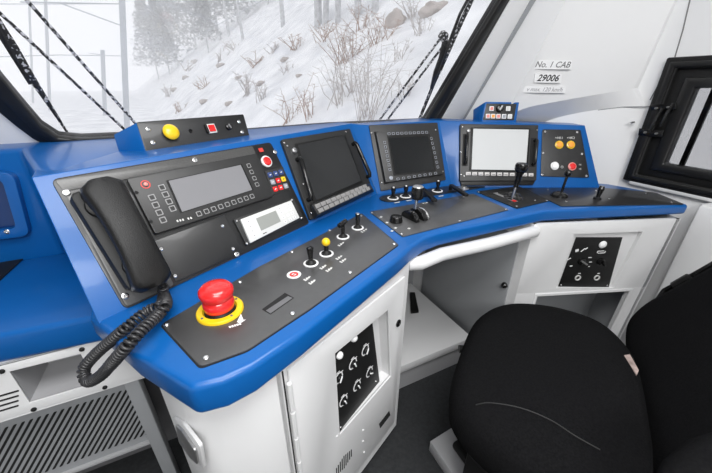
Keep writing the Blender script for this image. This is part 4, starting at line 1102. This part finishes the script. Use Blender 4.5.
# masts
def mastpole(px0, pytop, dist, r, lab, arm=None):
    p = at_dist(px0, 100, dist); t = at_dist(px0-(100-pytop)*.04, pytop, dist)
    zb_ = gz(p.x, p.y)-.3; k_ = (zb_-p.z)/(t.z-p.z); pb_ = p.lerp(t, k_)
    th_ = thing('catenary_mast', lab, 'mast', (p.x, p.y, zb_))
    obj('pole', MB().loft([[V((c.x+a*r, c.y+b*r, c.z)) for a, b in ((-1, -1), (1, -1), (1, 1), (-1, 1))] for c in (pb_, t)]), 'mast', th_)
    for (ya, x2, y2) in (arm or ()):
        a = at_dist(px0-1, ya, dist); b = at_dist(x2, y2, dist)
        obj('bracket', MB().tube([a, b], r*.2, 6), 'mast', th_)
    return th_
mastpole(126, -60, 22, .12, 'tall pale catenary mast nearest the windscreen, taller than the others', [(4, 20, 2), (27, 60, 3)])
mastpole(104.5, 50, 34, .12, 'short pale mast just left of the tall mast', [(55, 88, 53)])
mastpole(49.5, -40, 46, .10, 'thin distant mast at the far left of the track')
mastpole(33, -30, 60, .09, 'faintest distant mast behind the left wiper rods')
for i, (pts, lab) in enumerate(((((-40, 58), (60, 55), (124, 56)), 'thin overhead wire crossing low behind the masts'), (((-40, 4), (40, 4), (124, 4)), 'thin overhead wire high beside the tall mast'), (((124, -12), (190, 40), (245, 10), (300, -20)), 'faint wire sagging in front of the frosted trees'))):
    w = obj('overhead_wire', MB().tube([at_dist(x, y, 23+i) for x, y in pts], .018, 5), 'mast'); tag(w, lab, 'wire')
# trees
def frost_tree(px, dist, h, w, lab, seed, dens=900, grp='frosted trees on the hillside'):
    dens *= 2
    rnd = random.Random(seed); b = at_dist(px, 84, dist); z0 = gz(b.x, b.y)
    th_ = thing('snowy_tree', lab, 'tree', (b.x, b.y, z0), grp)
    mb = MB().tube([V((b.x, b.y, z0-.3)), V((b.x+.1, b.y, z0+h*.5)), V((b.x, b.y, z0+h*.95))], [h*.010, h*.007, h*.002], 7)
    for k in range(26):
        t = .2+.75*k/26; a = rnd.random()*6.28; l = w*.5*(1-t*.75)*(.7+rnd.random()*.5)
        s = V((b.x, b.y, z0+h*t)); e = s+V((math.cos(a)*l, math.sin(a)*l, l*.15))
        mb.tube([s, s.lerp(e, .5)+V((0, 0, l*.08)), e], [h*.005, h*.003, h*.0012], 4)
    obj('trunk', mb, 'bark', th_)
    fm = MB(); bm = fm.bm
    for k in range(dens):
        t = rnd.random()**.8; r_ = w*.5*(1.02-t)**.75*math.sqrt(rnd.random()); a = rnd.random()*6.28
        c = V((b.x+r_*math.cos(a), b.y+r_*math.sin(a), z0+h*(.16+.84*t)))
        s = h*.017*(.5+rnd.random())
        vs = [bm.verts.new(c+V((rnd.gauss(0, s), rnd.gauss(0, s), rnd.gauss(0, s*.6)))) for _ in range(3)]
        bm.faces.new(vs)
    obj('foliage', fm, 'frost', th_)
for i, (px, dist, h, w) in enumerate(((160, 92, 15, 9), (182, 84, 16, 9), (203, 70, 14, 8), (226, 62, 13, 7), (246, 56, 13, 6), (172, 74, 12, 6), (276, 50, 12, 5), (214, 52, 9, 4), (330, 44, 11, 4))):
    frost_tree(px, dist, h, w, 'pale frosted conifer standing on the snowy hillside', 20+i, 1500)
def bare_trunk(px, py, h, lab, r):
    g = ground(px, py)
    if not g: return
    rnd = random.Random(int(px*7)); dist = (g-EYE).length
    mb = MB(); top_ = g+V((rnd.gauss(0, .2), 0, h))
    mb.tube([g-V((0, 0, .3)), g.lerp(top_, .5), top_], [r, r*.8, r*.3], 7)
    for k in range(14):
        t = .25+.7*rnd.random(); s = g.lerp(top_, t); a = rnd.random()*6.28; l = h*.18*(1.1-t)
        mb.tube([s, s+V((math.cos(a)*l, math.sin(a)*l, l*.6))], [r*.3, r*.08], 4)
    o = obj('bare_tree', mb, 'bark'); tag(o, lab, 'tree', 'bare tree trunks high on the slope')
for px, py in ((229, 36), (243, 40), (283, 27), (318, 27), (325, 25), (338, 22), (358, 18), (375, 14)):
    bare_trunk(px, py, 7, 'grey bare trunk standing high on the snowy slope', .13+.05*random.random())
def shrub(px, py, h, n, spread, m, lab, seed, cat='shrub', grp=None):
    g = ground(px, py)
    if not g: print('no ground', px, py); return
    sc_ = (g-EYE).length/FPX; h *= sc_; spread *= sc_; rnd = random.Random(seed); mb = MB()
    for k in range(n):
        a = rnd.random()*6.28; b = g+V((math.cos(a), math.sin(a), 0))*spread*.25*rnd.random()-V((0, 0, .1)); l = h*(.5+.6*rnd.random())
        d_ = V((rnd.gauss(0, .3)*spread/h, rnd.gauss(0, .2), 1)).normalized()
        p1 = b+d_*l*.5+V((rnd.gauss(0, l*.05), 0, 0)); p2 = b+d_*l+V((rnd.gauss(0, l*.12), rnd.gauss(0, l*.08), 0))
        mb.tube([b, p1, p2], [sc_*.36, sc_*.26, sc_*.12], 4)
        for j in range(5):
            q = p1.lerp(p2, rnd.random()); e = q+V((rnd.gauss(0, l*.16), rnd.gauss(0, l*.1), l*.12*rnd.random()+.02))
            mb.tube([q, e], [sc_*.2, sc_*.08], 3)
    o = obj('bare_shrub', mb, m); tag(o, lab, cat, grp)
G = 'bare twiggy shrubs scattered over the snow'
shrub(345, 62, 32, 26, 60, 'brown_twig', 'reddish brown bare shrub in the middle of the snow slope', 1)
shrub(368, 120, 75, 30, 70, 'snowy_twig', 'tall bare shrub rising right behind the middle desk fascia', 2)
shrub(378, 44, 26, 18, 50, 'brown_twig', 'dense brown bare shrub beside the rocks', 3)
for i, (px, py, h, n, sp) in enumerate(((290, 122, 30, 12, 40), (400, 60, 20, 12, 30), (340, 105, 40, 14, 50), (310, 118, 40, 10, 30), (352, 92, 50, 14, 50), (405, 100, 30, 10, 30), (255, 66, 14, 12, 30), (275, 52, 12, 12, 36), (248, 95, 20, 14, 26), (300, 48, 14, 12, 34), (220, 62, 10, 10, 26), (190, 70, 8, 10, 26), (205, 88, 10, 10, 30), (262, 100, 18, 10, 24), (170, 96, 10, 9, 20), (325, 40, 16, 14, 40), (420, 34, 22, 14, 30), (412, 20, 22, 12, 24), (360, 30, 20, 14, 40), (285, 74, 12, 10, 40), (235, 50, 10, 12, 40), (180, 112, 10, 8, 20))):
    shrub(px, py, h, n, sp, 'snowy_twig' if i % 3 else 'brown_twig', 'small bare twiggy shrub poking out of the snow', 50+i, grp=G)
def rock(px, py, w, h, lab, seed, grp=None):
    g = ground(px, py)
    if not g: return
    s = (g-EYE).length/FPX; bm = MB()
    bmesh.ops.create_icosphere(bm.bm, subdivisions=3, radius=1)
    for v in bm.bm.verts:
        n_ = 1+.35*noise.noise(v.co*1.6+V((seed, 0, 0))); v.co = g+V((v.co.x*w*s*n_*.5, v.co.y*w*s*n_*.5, v.co.z*h*s*n_*.6))
    o = obj('rock', bm, 'rock'); tag(o, lab, 'rock', grp)
rock(396, 24, 18, 16, 'brown squarish rock high on the snow slope beside shrubs', 1)
rock(435, 12, 24, 12, 'wide brown rock near the upper end of right wiper', 2)
for i, (px, py, w, h) in enumerate(((222, 66, 9, 4), (240, 78, 8, 3), (262, 84, 10, 4), (196, 62, 7, 3), (205, 102, 9, 4), (175, 90, 7, 3), (286, 60, 9, 4), (300, 76, 8, 3), (230, 104, 8, 4), (186, 78, 6, 3))):
    rock(px, py, w, h, 'small grey brown stone half buried in snow', 10+i, 'small stones in the snow')

# ------------------------------------------------------------------ light
w = bpy.data.worlds.new('overcast'); SC.world = w; w.use_nodes = True; nt = w.node_tree; bg = nt.nodes['Background']
bg.inputs[0].default_value = (.97, .98, 1, 1); bg.inputs[1].default_value = .92
def area(name, loc, size, power, rot=(0, 0, 0), col=(1, 1, 1), sy=None):
    l = bpy.data.lights.new(name, 'AREA'); l.energy = power; l.size = size; l.color = col
    if sy: l.shape = 'RECTANGLE'; l.size_y = sy
    o = link(bpy.data.objects.new(name, l)); o.location = loc; o.rotation_euler = rot; return o
area('fill_light', (.2, -.1, 2.12), 1.1, 22, sy=.7)  # added fill below the ceiling, not a visible cab lamp
area('fill_light', (.0, -1.1, 2.10), 1.2, 34, rot=(R(35), 0, R(-20)), sy=.6)  # added rear fill tilted forward to brighten the corner panel
# falling snow and mist outside, in front of the train
fm_ = bpy.data.materials.new('mist'); fm_.use_nodes = True; nt = fm_.node_tree; nt.nodes.clear()
out = nt.nodes.new('ShaderNodeOutputMaterial'); vsn = nt.nodes.new('ShaderNodeVolumeScatter'); vsn.inputs['Density'].default_value = .0085; vsn.inputs['Color'].default_value = (1, 1, 1, 1)
nt.links.new(vsn.outputs[0], out.inputs['Volume']); MATS['mist'] = fm_
mist = obj('mist', MB().box((-70, 2.4, -3), (100, 155, 40)), 'mist'); tag(mist, 'white snow mist hanging over the slope ahead of the train', 'mist', kind='stuff')
SC.view_settings.view_transform = 'Standard'; SC.view_settings.look = 'None'; SC.view_settings.gamma = 1; SC.view_settings.use_curve_mapping = False
SC.view_settings.exposure = .42
SC.cycles.volume_bounces = 6; SC.cycles.max_bounces = 10; SC.cycles.transparent_max_bounces = 8
for o in SC.objects:
    if 'worldloc' in o: del o['worldloc']
